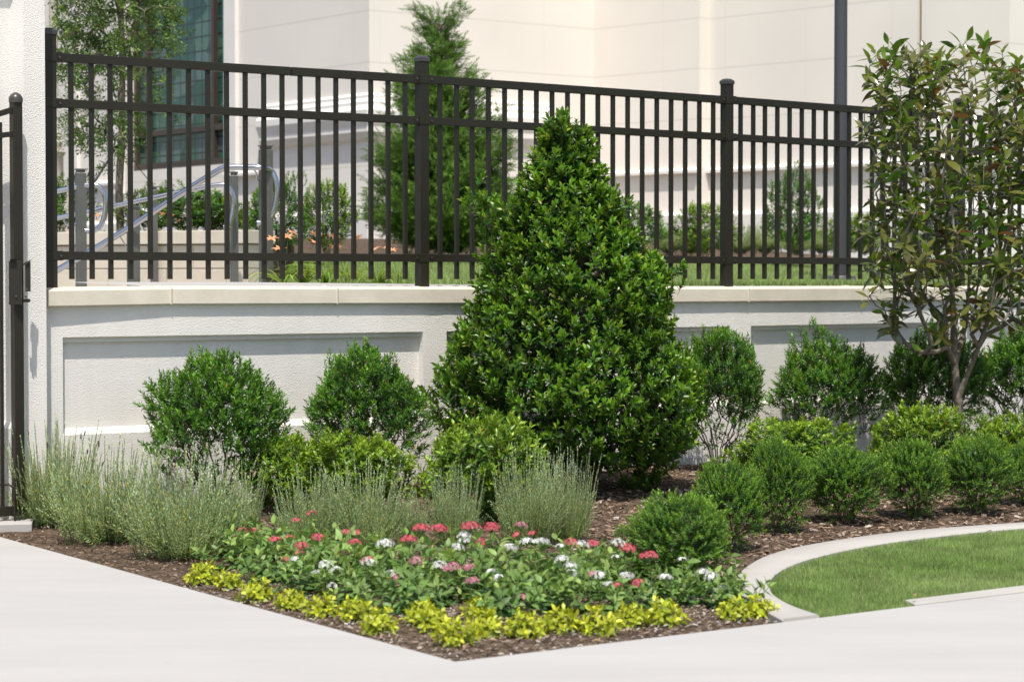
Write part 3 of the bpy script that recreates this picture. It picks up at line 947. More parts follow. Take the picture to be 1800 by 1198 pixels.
# pale column base at the far left
cx = np.array([(97 - 900) * 21.0 / F, 21.0])
colm = empty("stone_column", (cx[0], cx[1], 1.5), 0, "cream stone column with moulded base behind the fence's left post", "column")
zc = lambda y: EYE + (HORIZON - y) * 21.0 / F - 1.5
addto(colm, MB().lathe((cx[0], cx[1], 1.5), [(0.085, zc(334)), (0.085, zc(275)), (0.10, zc(272)), (0.105, zc(268))], 20).build("pedestal", M_coping, smooth=True))
addto(colm, MB().lathe((cx[0], cx[1], 1.5), [(0.03, zc(268)), (0.065, zc(262)), (0.075, zc(250)), (0.05, zc(246)), (0.065, zc(240)), (0.05, zc(233)), (0.042, zc(228)), (0.04, zc(-40)), (0.07, zc(-50))], 20).build("shaft", M_coping, smooth=True))
addto(colm, MB().box((cx[0], cx[1], 1.5 + (zc(334) + zc(420)) / 2), (0.24, 0.24, zc(334) - zc(420)), u0).build("plinth", M_coping))

# ------------------------------------------------------------------ planter wall, handrails, lamp post
def yz(y, Y): return EYE + (HORIZON - y) * Y / F


plr = empty("planter_wall", (-3.5, 17, 1.2), 0, "low cream block planter wall behind the handrails", "wall")
pA, pB = np.array([(60 - 900) * 17.6 / F, 17.6]), np.array([(457 - 900) * 16.6 / F, 16.6])
pu = (pB - pA) / np.linalg.norm(pB - pA)
M_block = plain("cream_block", (0.56, 0.50, 0.40), 0.85, bump=0.2, bscale=120, vary=0.1, vscale=4, spec=0.2)
M_joint = plain("mortar", (0.44, 0.39, 0.31), 0.9)
Lp = np.linalg.norm(pB - pA); zt = yz(405, 16.6); zc0 = zt - 0.105
cpm = MB()
c = (pA + pB) / 2
cpm.beam((*(pA - pu * 0.02), zt - 0.05), (*(pB + pu * 0.02), zt - 0.05), 0.36, 0.10)
addto(plr, cpm.build("planter_cap", M_block, bevel=0.006))
zrow = zc0
k = 0
while zrow > 1.15:
    x = -0.0 - (0.25 if k % 2 else 0)
    while x < Lp:
        x0, x1 = max(x, 0), min(x + 0.55, Lp)
        if x1 - x0 > 0.02:
            q0, q1 = pA + pu * (x0 + 0.003), pA + pu * (x1 - 0.003)
            addto(plr, MB().beam((*q0, zrow - 0.09), (*q1, zrow - 0.09), 0.30, 0.172).build("block", M_block, bevel=0.004))
        x += 0.55
    zrow -= 0.18; k += 1
mb = MB(); mb.prism([tuple(pA - pu * 3 + np.array((0, .1))), tuple(pB + np.array((0, .1))), tuple(pB + np.array((0.1, 1.6))), tuple(pA - pu * 3 + np.array((0, 1.8)))], 1.2, zt - 0.05)
addto(plr, mb.build('soil', M_mulch))
addto(plr, MB().beam((*(pA + pu * 0.01), 1.40), (*(pB - pu * 0.01), 1.40), 0.28, 2 * (zc0 - 1.40)).build("mortar", M_joint))

M_brush2 = M_brushed


def rail_thing(name, label, posts, paths, grp="steel handrails behind the fence"):
    """posts: (px, py_top, Y, w); paths: list of (points, radius)"""
    r0 = posts[0]; base_ = back_at(r0[0], r0[2])
    root = empty(name, (base_[0], base_[1], 1.2), 0, label, "handrail", grp)
    for px, pt, Y, w in posts:
        X = (px - 900) * Y / F; z1 = yz(pt, Y)
        mb = MB(); mb.box((X, Y, (1.15 + z1 - 0.03) / 2), (w, w, z1 - 0.03 - 1.15), u0)
        po = addto(root, mb.build("post", M_brush2, bevel=0.003))
        mb = MB(); mb.box((X, Y, z1 - 0.018), (w * 0.8, w * 0.8, 0.016), u0); mb.box((X, Y, z1 - 0.005), (w * 1.05, w * 1.05, 0.010), u0)
        c_ = mb.build("post_cap", M_brush2, bevel=0.001); c_.parent = po; c_.location = -(Vector(root.location) + Vector(po.location))
        c_.location = (0, 0, 0)
    for pts, rr in paths:
        P3 = smooth_line([pz(*p) for p in pts], 5)
        addto(root, MB().tube(P3, rr, 12).build("rail", M_steel, smooth=True))
    return root


Yf = 15.2
rail_thing("handrail", "front steel handrail climbing from lower left to the post right of the stairs",
           [(468, 256, Yf, 0.075), (235, 362, Yf, 0.07)],
           [([(60, 496, Yf - 0.08), (95, 478, Yf - 0.08), (200, 417, Yf - 0.08), (300, 352, Yf - 0.08), (375, 305, Yf - 0.08), (392, 296, Yf - 0.08), (402, 294, Yf - 0.08), (430, 294, Yf - 0.08), (462, 295, Yf - 0.08), (476, 300, Yf + 0.0), (485, 318, Yf), (487, 342, Yf), (482, 368, Yf), (474, 383, Yf), (462, 391, Yf), (452, 392, Yf)], 0.0215),
            ([(443, 297, Yf - 0.06), (450, 303, Yf - 0.05), (452, 315, Yf - 0.03), (458, 318, Yf)], 0.0055),
            ([(210, 414, Yf - 0.06), (216, 424, Yf - 0.05), (222, 431, Yf - 0.03), (230, 430, Yf)], 0.0055)])
Yb = 16.0
rail_thing("handrail", "rear steel handrail ending in a hook by the shorter far post",
           [(412, 302, Yb + 0.12, 0.048), (271, 328, Yb + 0.8, 0.045)],
           [([(60, 392, Yb), (120, 379, Yb), (200, 362, Yb), (280, 345, Yb), (340, 333, Yb), (370, 327, Yb), (395, 325, Yb), (404, 331, Yb), (410, 345, Yb), (411, 365, Yb), (407, 385, Yb), (402, 397, Yb), (393, 399, Yb)], 0.018),
            ([(245, 358, Yb), (250, 368, Yb), (262, 371, Yb), (270, 365, Yb + 0.1)], 0.0055)])
rail_thing("handrail", "left steel handrail curling into a loop beside the leftmost square post",
           [(143, 297, Yf + 0.3, 0.062)],
           [([(50, 345, Yf + 0.3), (95, 337, Yf + 0.3), (130, 330, Yf + 0.3), (160, 325, Yf + 0.3), (174, 328, Yf + 0.3), (184, 342, Yf + 0.3), (186, 362, Yf + 0.3), (182, 385, Yf + 0.3), (174, 400, Yf + 0.3), (160, 406, Yf + 0.3), (150, 405, Yf + 0.3)], 0.019),
            ([(112, 384, Yf + 0.3), (116, 394, Yf + 0.3), (126, 398, Yf + 0.3), (136, 390, Yf + 0.3)], 0.0055)])

LY = 17.4
lX = (1476 - 900) * LY / F
lamp = empty("lamp_post", (lX, LY, yz(502, LY)), 0, "dark grey round lamp post rising behind the fence", "lamp post")
addto(lamp, MB().lathe((lX, LY, yz(495, LY)), [(0.054, 0), (0.052, 1.5), (0.048, 3.6)], 28).build("pole", M_pole, smooth=True))
addto(lamp, MB().lathe((lX, LY, yz(509, LY)), [(0.125, 0), (0.125, 0.10), (0.118, 0.108), (0.06, 0.112)], 28).build("base_cover", M_pole, smooth=True))
addto(lamp, MB().lathe((lX, LY, yz(495, LY) + 3.55), [(0.06, 0), (0.17, 0.12), (0.19, 0.40), (0.10, 0.52), (0.02, 0.6)], 24).build("lantern", M_pole, smooth=True))

# ------------------------------------------------------------------ foliage machinery
rng = np.random.default_rng(11)


def unit(v): return v / (np.linalg.norm(v, axis=-1, keepdims=True) + 1e-9)


def leaf_tpl(w=0.4, fold=0.12, curl=0.15, segs=1, lobe=0.0):
    """leaf along +Z, facing +Y; width w of length 1. returns V,T"""
    if segs == 1:
        V = [(0, 0, 0), (-w / 2, fold, 0.5), (w / 2, fold, 0.5), (0, -curl, 1.0)]
        T = [(0, 3, 1), (0, 2, 3)]
    elif segs == 2:
        V = [(0, 0, 0), (-w * .42, fold, 0.30), (0, 0, 0.33), (w * .42, fold, 0.30), (-w * .5, fold - curl * .4, 0.62), (0, -curl * .4, 0.62), (w * .5, fold - curl * .4, 0.62), (0, -curl, 1.0)]
        if lobe:
            V[1] = (-w * (.42 - lobe), fold, .3); V[3] = (w * (.42 - lobe), fold, .3)
        T = [(0, 2, 1), (0, 3, 2), (1, 2, 5), (1, 5, 4), (2, 3, 6), (2, 6, 5), (4, 5, 7), (5, 6, 7)]
    else:
        V = [(0, 0, 0)]; rows = []
        prof = [(0.18, 0.52), (0.4, 0.96), (0.62, 0.92), (0.83, 0.50)]
        for t, k in prof:
            b = len(V); y = -curl * t * t
            V += [(-w / 2 * k, y + fold * k, t), (0, y, t), (w / 2 * k, y + fold * k, t)]; rows.append(b)
        V.append((0, -curl, 1.0)); e = len(V) - 1
        T = [(0, 2, 1), (0, 3, 2)]
        for a, b in zip(rows, rows[1:]):
            T += [(a, a + 1, b + 1), (a, b + 1, b), (a + 1, a + 2, b + 2), (a + 1, b + 2, b + 1)]
        a = rows[-1]; T += [(a, a + 1, e), (a + 1, a + 2, e)]
    return np.array(V, float), np.array(T, int)


def basis(d, roll, facing=None):
    """matrices with columns x,y,z where z=d (N,3), rolled about d"""
    d = unit(d)
    ref = np.where(np.abs(d[:, 2:3]) > 0.95, np.array([[1.0, 0, 0]]), np.array([[0, 0, 1.0]]))
    x = unit(np.cross(ref, d)); y = np.cross(d, x)
    c, s = np.cos(roll)[:, None], np.sin(roll)[:, None]
    X = x * c + y * s; Y = -x * s + y * c
    return np.stack([X, Y, d], axis=2)


def merge(parts):
    """parts: (V,T,tip,mi) -> one"""
    Vs, Ts, A, Mi = [], [], [], []; b = 0
    for V, T, a, m in parts:
        Vs.append(V); Ts.append(T + b); A.append(a); Mi.append(m); b += len(V)
    return np.concatenate(Vs), np.concatenate(Ts), np.concatenate(A), np.concatenate(Mi)


def stem_prism(p0, p1, r, tip=0.0):
    d = unit((np.array(p1) - np.array(p0))[None])[0]; B = basis(d[None], np.zeros(1))[0]
    V = []
    for e, rr in ((p0, r), (p1, r * .6)):
        for k in range(3):
            a = k * 2.094; V.append(np.array(e) + B[:, 0] * math.cos(a) * rr + B[:, 1] * math.sin(a) * rr)
    T = [(0, 1, 4), (0, 4, 3), (1, 2, 5), (1, 5, 4), (2, 0, 3), (2, 3, 5)]
    return np.array(V), np.array(T), np.full(6, tip), np.ones(6, int)


def sprig(n, stem, ll, tpl, top=25, bot=70, r=0.0012, seed=0, opposite=False, shrink=0.6, start=0.15, mi=0, whorl=0):
    """a shoot growing along +Z with n leaves; leaves at the top are younger (tip=1)"""
    g = np.random.default_rng(seed); LV, LT = tpl; parts = []
    if stem > 0 and r > 0: parts.append(stem_prism((0, 0, -stem * .3), (0, 0, stem * .95), r))
    for i in range(n):
        t = (i // 2 * 2 if opposite else i) / max(1, n - 1)
        h = stem * (start + (1 - start) * t)
        az = (i % 2) * math.pi + (i // 2) * math.pi / 2 if opposite else i * 2.39996
        az += g.normal(0, .2)
        pitch = math.radians(bot + (top - bot) * t + g.normal(0, 8))
        d = np.array([[math.cos(az) * math.sin(pitch), math.sin(az) * math.sin(pitch), math.cos(pitch)]])
        B = basis(d, np.zeros(1))[0]
        # leaf upper side faces the shoot axis: choose y pointing up/inwards
        yv = np.array([-math.cos(az) * math.cos(pitch), -math.sin(az) * math.cos(pitch), math.sin(pitch)])
        xv = np.cross(yv, d[0]); B = np.stack([xv, yv, d[0]], axis=1)
        rl = g.normal(0, .25); c, s = math.cos(rl), math.sin(rl)
        B = B @ np.array([[c, -s, 0], [s, c, 0], [0, 0, 1]])
        sc = ll * (1 - (1 - shrink) * t) * g.uniform(.85, 1.15)
        V = (LV * sc) @ B.T + np.array([0, 0, h])
        parts.append((V, LT, np.full(len(V), t), np.full(len(LT), mi)))
    return merge(parts)


def scatter(tpls, P, D, scale, g, tipmul=None):
    """place shoots at P along D"""
    out = []
    idx = g.integers(0, len(tpls), len(P))
    for k, (V, T, a, m) in enumerate(tpls):
        s = np.where(idx == k)[0]
        if len(s) == 0: continue
        B = basis(D[s], g.uniform(0, 2 * math.pi, len(s)))
        W = np.einsum('nij,vj->nvi', B, V) * scale[s][:, None, None] + P[s][:, None, :]
        nv = len(V)
        TT = (T[None] + (np.arange(len(s)) * nv)[:, None, None]).reshape(-1, 3)
        tt = np.repeat(tipmul[s], nv) if tipmul is not None else 1.0
        out.append((W.reshape(-1, 3), TT, np.tile(a, len(s)) * tt, np.tile(m, len(s))))
    return merge(out)


def rand_dirs(n, g, zmin=-1, zmax=1):
    z = g.uniform(zmin, zmax, n); a = g.uniform(0, 2 * math.pi, n); r = np.sqrt(1 - z * z)
    return np.c_[r * np.cos(a), r * np.sin(a), z]


class Lumps:
    def __init__(s, g, n=26, amp=0.12, k=10):
        s.c = rand_dirs(n, g); s.a = g.uniform(-.6, 1, n) * amp; s.k = k
    def __call__(s, d):
        return 1 + (np.exp(s.k * (d @ s.c.T - 1)) * s.a).sum(axis=1)


def skeleton(base, targets, g, step=0.06, r0=0.004, up=0.35, r_pow=2.3, rmax=None, trunk=None, jit=0.06, spread=0.0):
    """branches linking every target to the base: each joins the nearest lower node"""
    N = [np.array(p, float) for p in (trunk or [base])]; par = [-1] + list(range(len(N) - 1))
    T = sorted([np.array(t) for t in targets], key=lambda t: np.linalg.norm(t - N[-1]))
    leafn = []
    for t in T:
        A = np.array(N); d = t - A
        dist = np.linalg.norm(d, axis=1)
        cosu = d[:, 2] / (dist + 1e-6)
        cost = dist * (1 + up * (1 - cosu))
        if spread: cost = cost + spread * (A[:, 2] - A[0, 2])
        i = int(np.argmin(cost)); p = N[i]; L = dist[i]; k = max(1, int(L / step)); last = i
        bow = np.array([0, 0, -1]) * L * 0.05 + g.normal(0, .025, 3) * L
        for j in range(1, k + 1):
            f = j / k
            q = p + (t - p) * f + bow * 4 * f * (1 - f) + g.normal(0, jit * step, 3) * (j < k)
            N.append(q); par.append(last); last = len(N) - 1
        leafn.append(last)
    W = np.zeros(len(N))
    for l in leafn:
        i = l
        while i >= 0: W[i] += 1; i = par[i]
    R = r0 * np.maximum(W, 1) ** (1 / r_pow)
    if rmax: R = np.minimum(R, rmax)
    return np.array(N), par, R


def skel_mesh(N, par, R, n=5):
    V, T = [], []
    ch = {}
    A = np.array(N)
    dirs = np.zeros_like(A)
    for i, p in enumerate(par):
        if p >= 0: dirs[i] = A[i] - A[p]
    dirs[0] = (0, 0, 1)
    idx = [i for i, p in enumerate(par) if p >= 0]
    i = np.array(idx); p = np.array([par[k] for k in idx])
    d = A[i] - A[p]; dd = unit(d)
    B = basis(dd, np.zeros(len(i)))
    ang = np.arange(n) * 2 * math.pi / n
    circ = np.c_[np.cos(ang), np.sin(ang)]
    rp = np.minimum(R[p], R[i] * 1.6)
    ring0 = A[p][:, None] + (B[:, :, 0][:, None] * circ[None, :, 0:1] + B[:, :, 1][:, None] * circ[None, :, 1:2]) * rp[:, None, None]
    ring1 = (A[i] + dd * R[i][:, None] * .25)[:, None] + (B[:, :, 0][:, None] * circ[None, :, 0:1] + B[:, :, 1][:, None] * circ[None, :, 1:2]) * R[i][:, None, None]
    V = np.concatenate([ring0, ring1], axis=1).reshape(-1, 3)
    t = []
    for k in range(n):
        k2 = (k + 1) % n
        t += [(k, k2, n + k2), (k, n + k2, n + k)]
    T = (np.array(t)[None] + (np.arange(len(i)) * 2 * n)[:, None, None]).reshape(-1, 3)
    return V, T


def foliage_obj(name, data, mats, parent):
    V, T, a, m = data
    me = tri_mesh(name, V, T, {"tip": a}, m)
    return link_mesh(name, me, mats, parent)


def copy_thing(root, loc, rz, sc=(1, 1, 1), label=None):
    c = root.copy(); col.objects.link(c); c.location = loc; c.rotation_euler = (0, 0, rz); c.scale = sc
    if label: c["label"] = label
    for ch in list(root.children):
        k = ch.copy(); col.objects.link(k); k.parent = c
        for g_ in list(ch.children):
            j = g_.copy(); col.objects.link(j); j.parent = k
    return c


# ------------------------------------------------------------------ leaf materials
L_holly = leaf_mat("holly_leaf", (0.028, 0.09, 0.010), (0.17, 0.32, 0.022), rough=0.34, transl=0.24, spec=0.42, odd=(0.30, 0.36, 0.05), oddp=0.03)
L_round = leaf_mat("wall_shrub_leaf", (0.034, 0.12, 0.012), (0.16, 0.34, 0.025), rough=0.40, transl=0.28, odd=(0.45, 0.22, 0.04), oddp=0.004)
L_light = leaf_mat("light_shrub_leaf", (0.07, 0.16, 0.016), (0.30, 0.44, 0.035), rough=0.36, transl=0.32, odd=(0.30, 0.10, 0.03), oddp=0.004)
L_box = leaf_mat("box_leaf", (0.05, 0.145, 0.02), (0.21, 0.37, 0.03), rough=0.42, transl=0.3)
L_lav = leaf_mat("lavender_leaf", (0.31, 0.42, 0.145), (0.55, 0.655, 0.38), rough=0.75, transl=0.3, spec=0.2, odd=(0.66, 0.58, 0.12), oddp=0.08)
L_lavh = plain("lavender_dry_head", (0.36, 0.30, 0.18), 0.9)
L_lavp = plain("lavender_dark_head", (0.07, 0.05, 0.07), 0.9)
L_pen = leaf_mat("penta_leaf", (0.075, 0.175, 0.035), (0.30, 0.42, 0.10), rough=0.5, transl=0.3)
L_lime = leaf_mat("lime_leaf", (0.27, 0.34, 0.012), (0.60, 0.62, 0.05), rough=0.45, transl=0.3)
L_mag = leaf_mat("magnolia_leaf", (0.062, 0.15, 0.018), (0.26, 0.38, 0.05), rough=0.17, transl=0.24, spec=0.9, under=(0.13, 0.135, 0.03), odd=(0.18, 0.10, 0.03), oddp=0.10)
L_con = leaf_mat("conifer_leaf", (0.075, 0.17, 0.025), (0.26, 0.44, 0.07), rough=0.6, transl=0.3, spec=0.2)
L_tree = leaf_mat("tree_leaf", (0.07, 0.15, 0.025), (0.24, 0.34, 0.05), rough=0.5, transl=0.32)
L_grass = leaf_mat("grass_blade", (0.18, 0.28, 0.07), (0.35, 0.44, 0.17), rough=0.6, transl=0.35, spec=0.2, odd=(0.45, 0.43, 0.22), oddp=0.07)
L_strap = leaf_mat("lily_leaf", (0.12, 0.22, 0.03), (0.28, 0.38, 0.06), rough=0.45, transl=0.3)

# ------------------------------------------------------------------ the big holly
tp1 = leaf_tpl(0.40, 0.10, 0.10, 2)
hs_ = [sprig(11, 0.072, 0.050, tp1, 16, 66, 0.0016, seed=k, shrink=0.75) for k in range(6)]
HY = 12.85
hprof_y = [196, 215, 250, 300, 340, 400, 450, 500, 560, 600, 650, 700, 750, 790, 815, 845]
hprof_l = [975, 962, 940, 922, 905, 878, 858, 850, 830, 812, 800, 783, 784, 812, 870, 985]
hprof_r = [992, 1010, 1040, 1056, 1078, 1105, 1140, 1182, 1182, 1178, 1210, 1224, 1230, 1216, 1180, 1095]
hz = np.array([EYE - (y - HORIZON) * HY / F for y in hprof_y])[::-1]
hc = ((np.array(hprof_l) + hprof_r) / 2)[::-1]; hr = ((np.array(hprof_r) - hprof_l) / 2)[::-1] * HY / F
hcx = (hc - 900) * HY / F
hb = np.array([(1040 - 900) * HY / F, HY]); hbz = float(bed_z([hb])[0])
holly = empty("holly_tree", (hb[0], hb[1], hbz), 0, "large cone-shaped holly with dark glossy leaves, centre of the bed", "holly")
g = np.random.default_rng(3)
lum = Lumps(g, 120, 0.15, 60)


def holly_pts(n, f0, f1, zlo=hz[0] + .06, zhi=hz[-1] - .15):
    zz = g.uniform(0, 1, 4 * n); z = zlo + (zhi - zlo) * zz
    r = np.interp(z, hz, hr)
    keep = g.uniform(0, 1, 4 * n) < (r + 0.06) / (hr.max() + 0.06)
    z = z[keep][:n]; r = np.interp(z, hz, hr); a = g.uniform(0, 2 * math.pi, len(z))
    d = np.c_[np.cos(a), np.sin(a), (z - 0.9) * 0.9]; L = lum(unit(d))
    f = g.uniform(f0, f1, len(z)); rr = np.maximum(0.0, r * L * f - 0.062 - 0.03 * np.clip((z - .9) / .3, 0, 1))
    P = np.c_[np.interp(z, hz, hcx) + rr * np.cos(a), HY + rr * np.sin(a), z]
    D = np.c_[np.cos(a), np.sin(a), np.full(len(z), 0.0)]
    return P, D


P1, D1 = holly_pts(2700, 0.90, 1.08)
P2, D2 = holly_pts(1900, 0.62, 0.90)
# side shoot on the left at mid height and a few wild leaders
ex = []
for px, py, n_, sp_ in ((866, 392, 18, .06), (850, 378, 12, .05), (1085, 372, 14, .05), (1160, 500, 18, .05), (985, 240, 26, .035), (1210, 690, 16, .06), (1120, 850, 20, .05), (1145, 838, 14, .04)):
    c = pz(px, py, HY - 0.1); ex.append(c + g.normal(0, 1, (n_, 3)) * sp_ * np.array([0.9, 1, 1.1]))
P3 = np.concatenate(ex); D3 = unit(P3 - np.array([hcx.mean(), HY, 0.9])); D3[:, 2] = 0
P = np.concatenate([P1, P2, P3]); D = np.concatenate([D1, D2, D3])
D = unit(D * 0.6 + np.array([0, 0, 0.9]) + g.normal(0, .25, D.shape))
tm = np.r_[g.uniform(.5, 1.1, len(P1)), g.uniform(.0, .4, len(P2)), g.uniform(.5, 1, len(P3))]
data = scatter(hs_, P - np.array([hb[0], hb[1], hbz]), D, g.uniform(.8, 1.25, len(P)), g, np.clip(tm, 0, 1))
foliage_obj("foliage", data, [L_holly, M_twig], holly)
tg = P2[::12] - np.array([hb[0], hb[1], hbz])
N, par, R = skeleton(None, list(tg), g, 0.08, 0.0025, 0.3, 2.2, 0.035, trunk=[np.array([0, 0, -0.05]) + np.array([-0.1 * t, 0, 2.0 * t]) for t in np.linspace(0, 1, 16)])
R[:16] = np.linspace(0.04, 0.008, 16)
V, T = skel_mesh(N, par, R); link_mesh("trunk", tri_mesh("trunk", V, T), M_bark, holly)
V = []
bs = []
for a in np.linspace(0, 5.5, 6):
    bs.append([np.array([0, 0, -0.04]), np.array([math.cos(a) * .05, math.sin(a) * .05, .12]), np.array([math.cos(a) * .22, math.sin(a) * .22, .35])])
m = MB()
for b_ in bs: m.tube(b_, [0.016, 0.013, 0.008], 7)
m.build("branch", M_bark, holly, smooth=True)


# ------------------------------------------------------------------ rounded shrubs
def round_shrub(name, seed, rx, h, sprigs, mats, n_out, n_in, label, cat, group, open_low=0.5, czf=0.58, lump=0.14, stems=34, base_r=0.05, rz_lo=0.45, upw=0.8, lean=0.7, leaders=6, ssc=(.8, 1.2), dome=0.0):
    """shrub of radius rx and height h at the origin; open_low thins the lower third so stems show"""
    g = np.random.default_rng(seed)
    root = empty(name, (0, 0, 0), 0, label, cat, group)
    lum = Lumps(g, 40, lump, 16)
    cz = h * czf; rzu = h - cz; rzl = cz * (1 - rz_lo * 0.2)
    def pts(n, f0, f1):
        d = rand_dirs(n, g); L = lum(d); f = g.uniform(f0, f1, n)
        rz = np.where(d[:, 2] > 0, rzu, rzl)
        P = np.c_[d[:, 0] * rx * L * f, d[:, 1] * rx * L * f, cz + d[:, 2] * rz * np.where(d[:, 2] > 0, L, 1) * f]
        P[:, 2] += dome * h * np.exp(-((P[:, 0] ** 2 + P[:, 1] ** 2) / (.5 * rx) ** 2)) * np.clip(d[:, 2], 0, 1)
        keep = (P[:, 2] > 0.03) & (g.uniform(0, 1, n) > open_low * np.clip(-d[:, 2] * 1.6 + 0.0, 0, 1))
        return P[keep], d[keep]
    P1, d1 = pts(n_out, .88, 1.04); P2, d2 = pts(n_in, .45, .88)
    ex = []
    for _ in range(leaders):
        d = rand_dirs(1, g, .35, 1)[0]; b = np.array([d[0] * rx, d[1] * rx, cz + d[2] * rzu]) * 1.0
        for k in range(5): ex.append(b + np.array([d[0] * .2, d[1] * .2, 1]) * (k * .018 * h / .6) + g.normal(0, .008, 3))
    P3 = np.array(ex) if ex else np.zeros((0, 3)); d3 = np.tile([0, 0, 1.0], (len(P3), 1))
    P = np.concatenate([P1, P2, P3]); D = np.concatenate([d1, d2, d3])
    D = unit(D * lean + np.array([0, 0, upw]) + g.normal(0, .3, D.shape))
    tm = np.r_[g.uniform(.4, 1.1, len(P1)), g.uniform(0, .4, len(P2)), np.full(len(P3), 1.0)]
    foliage_obj("foliage", scatter(sprigs, P, D, g.uniform(ssc[0], ssc[1], len(P)), g, np.clip(tm, 0, 1)), mats, root)
    tg = P2[g.permutation(len(P2))[:stems * 4]]
    tr = []
    m = []
    # several stems from the ground
    Ns, pars, Rs = [], [], []; off = 0
    nst = 11
    az = np.arctan2(tg[:, 1], tg[:, 0])
    for k in range(nst):
        a = -math.pi + (k + .5) * 2 * math.pi / nst
        sel = tg[(az > a - math.pi / nst) & (az <= a + math.pi / nst)]
        if len(sel) == 0: continue
        b0 = np.array([math.cos(a) * base_r * .5, math.sin(a) * base_r * .5, -0.04]); b1 = np.array([math.cos(a) * base_r * 1.6, math.sin(a) * base_r * 1.6, h * .2])
        N, par, R = skeleton(None, list(sel), g, 0.05, 0.0013, 1.3, 2.4, 0.007, trunk=[b0, (b0 + b1) / 2, b1])
        V, T = skel_mesh(N, par, R, 4); Ns.append(V); Rs.append(T + off); off += len(V)
    link_mesh("stem", tri_mesh("stem", np.concatenate(Ns), np.concatenate(Rs)), M_twig, root)
    return root


def put(root, x, y, z, rz, sc, label, first):
    if first:
        root.location = (x, y, z); root.rotation_euler = (0, 0, rz); root.scale = sc; root["label"] = label
        return root
    return copy_thing(root, (x, y, z), rz, sc, label)


# dark rounded shrubs along the wall
tpr = leaf_tpl(0.34, 0.06, 0.10, 1)
rs_ = [sprig(13, 0.085, 0.040, tpr, 18, 60, 0.0012, seed=20 + k, shrink=0.7) for k in range(5)]
protos = [round_shrub("rounded_shrub", 40 + k, 0.345, 0.88, rs_, [L_round, M_twig], 1000, 800, "x", "shrub", "dark round shrubs in a row along the white wall", open_low=0.88, czf=0.60, lump=0.30, stems=75, upw=.9, leaders=14, rz_lo=0.8, dome=0.09) for k in range(6)]
row = [(380, 11.85, 0.90, 0.83, "dark round shrub against the wall, leftmost of its row, behind the lavender"),
       (645, 12.42, 0.82, 0.82, "dark round shrub with bare lower twigs, left of the big holly"),
       (1262, 14.0, 0.76, 0.89, "upright dark shrub touching the right side of the big holly"),
       (1455, 14.7, 0.86, 0.81, "dark round shrub right of centre, standing clear against the wall"),
       (1640, 15.3, 0.92, 0.84, "dark round shrub behind the magnolia's trunk"),
       (1800, 15.6, 0.92, 0.90, "dark round shrub cut off by the right edge of the photo")]
used = set()
for i, (px, Y, sx, sz, lb) in enumerate(row):
    k = i % 6; X = (px - 900) * Y / F
    put(protos[k], X, Y, float(bed_z([(X, Y)])[0]), i * .2, (sx, sx * .94, sz), lb, k not in used); used.add(k)

# lighter, lower shrubs
tpl2 = leaf_tpl(0.42, 0.08, 0.08, 1)
ls_ = [sprig(10, 0.055, 0.040, tpl2, 25, 75, 0.0012, seed=60 + k, shrink=0.8) for k in range(5)]
lp = [round_shrub("light_green_shrub", 70 + k, 0.27, 0.45, ls_, [L_light, M_twig], 440, 300, "x", "shrub", "low light green shrubs in front of the round ones", open_low=0.3, czf=0.5, lump=0.32, stems=25, leaders=7) for k in range(4)]
row = [(503, 898, 0.72, 0.80, "small light green shrub with a dark gap beneath, leftmost of the pale ones"),
       (618, 903, 0.95, 0.84, "light green shrub in front of the twiggy round shrub left of the holly"),
       (855, 920, 1.0, 1.04, "tallest light green shrub, at the left foot of the big holly"),
       (1395, 862, 1.15, 0.80, "broad yellow-green shrub right of the holly, behind the box balls"),
       (1618, 848, 0.95, 0.92, "yellow-green shrub at the foot of the magnolia trunk"),
       (1775, 835, 0.75, 0.75, "light green shrub near the right edge, partly hidden by a box ball")]
used = set()
for i, (px, py, sx, sz, lb) in enumerate(row):
    k = i % 4; q = bp(px, py)
    put(lp[k], q[0], q[1], q[2], i * 1.1, (sx, sx, sz), lb, k not in used); used.add(k)

# box balls
tpb = leaf_tpl(0.40, 0.05, 0.05, 1)
bs_ = [sprig(18, 0.065, 0.020, tpb, 25, 60, 0.0008, seed=80 + k, shrink=0.7, start=0.0) for k in range(5)]
bxp = [round_shrub("box_shrub", 90 + k, 0.172, 0.41, bs_, [L_box, M_twig], 780, 520, "x", "shrub", "clipped box balls curving round the mulch bed", open_low=0.6, czf=0.58, lump=0.24, stems=30, base_r=0.03, leaders=2 * (k % 3), lean=.8, upw=.75) for k in range(5)]
row = [(1192, 1040, 1.04, 0.86, "large box ball beside the pink and red flowers, nearest of the box balls"),
       (1280, 969, 0.85, 0.94, "second box ball behind the nearest one"),
       (1368, 938, 0.76, 0.95, "third box ball of the row, narrow and dark"),
       (1486, 919, 0.98, 0.90, "fourth box ball of the row, below the broad yellow-green shrub"),
       (1605, 910, 0.92, 0.91, "fifth box ball with pale bare stems at its foot"),
       (1718, 902, 0.90, 0.89, "sixth box ball, with round dense crown above the kerb's right half"),
       (1805, 887, 0.76, 0.74, "last box ball, cut off by the right edge")]
used = set()
for i, (px, py, sx, sz, lb) in enumerate(row):
    k = i % 5; q = bp(px, py)
    put(bxp[k], q[0], q[1], q[2], i * 1.9, (sx, sx * (.9 + .05 * (i % 4)), sz * (1, .97, 1.04, .96, 1.02, 1.0, 1)[i]), lb, k not in used); used.add(k)

# ------------------------------------------------------------------ lavender
tpn = leaf_tpl(0.15, 0.0, 0.08, 1)


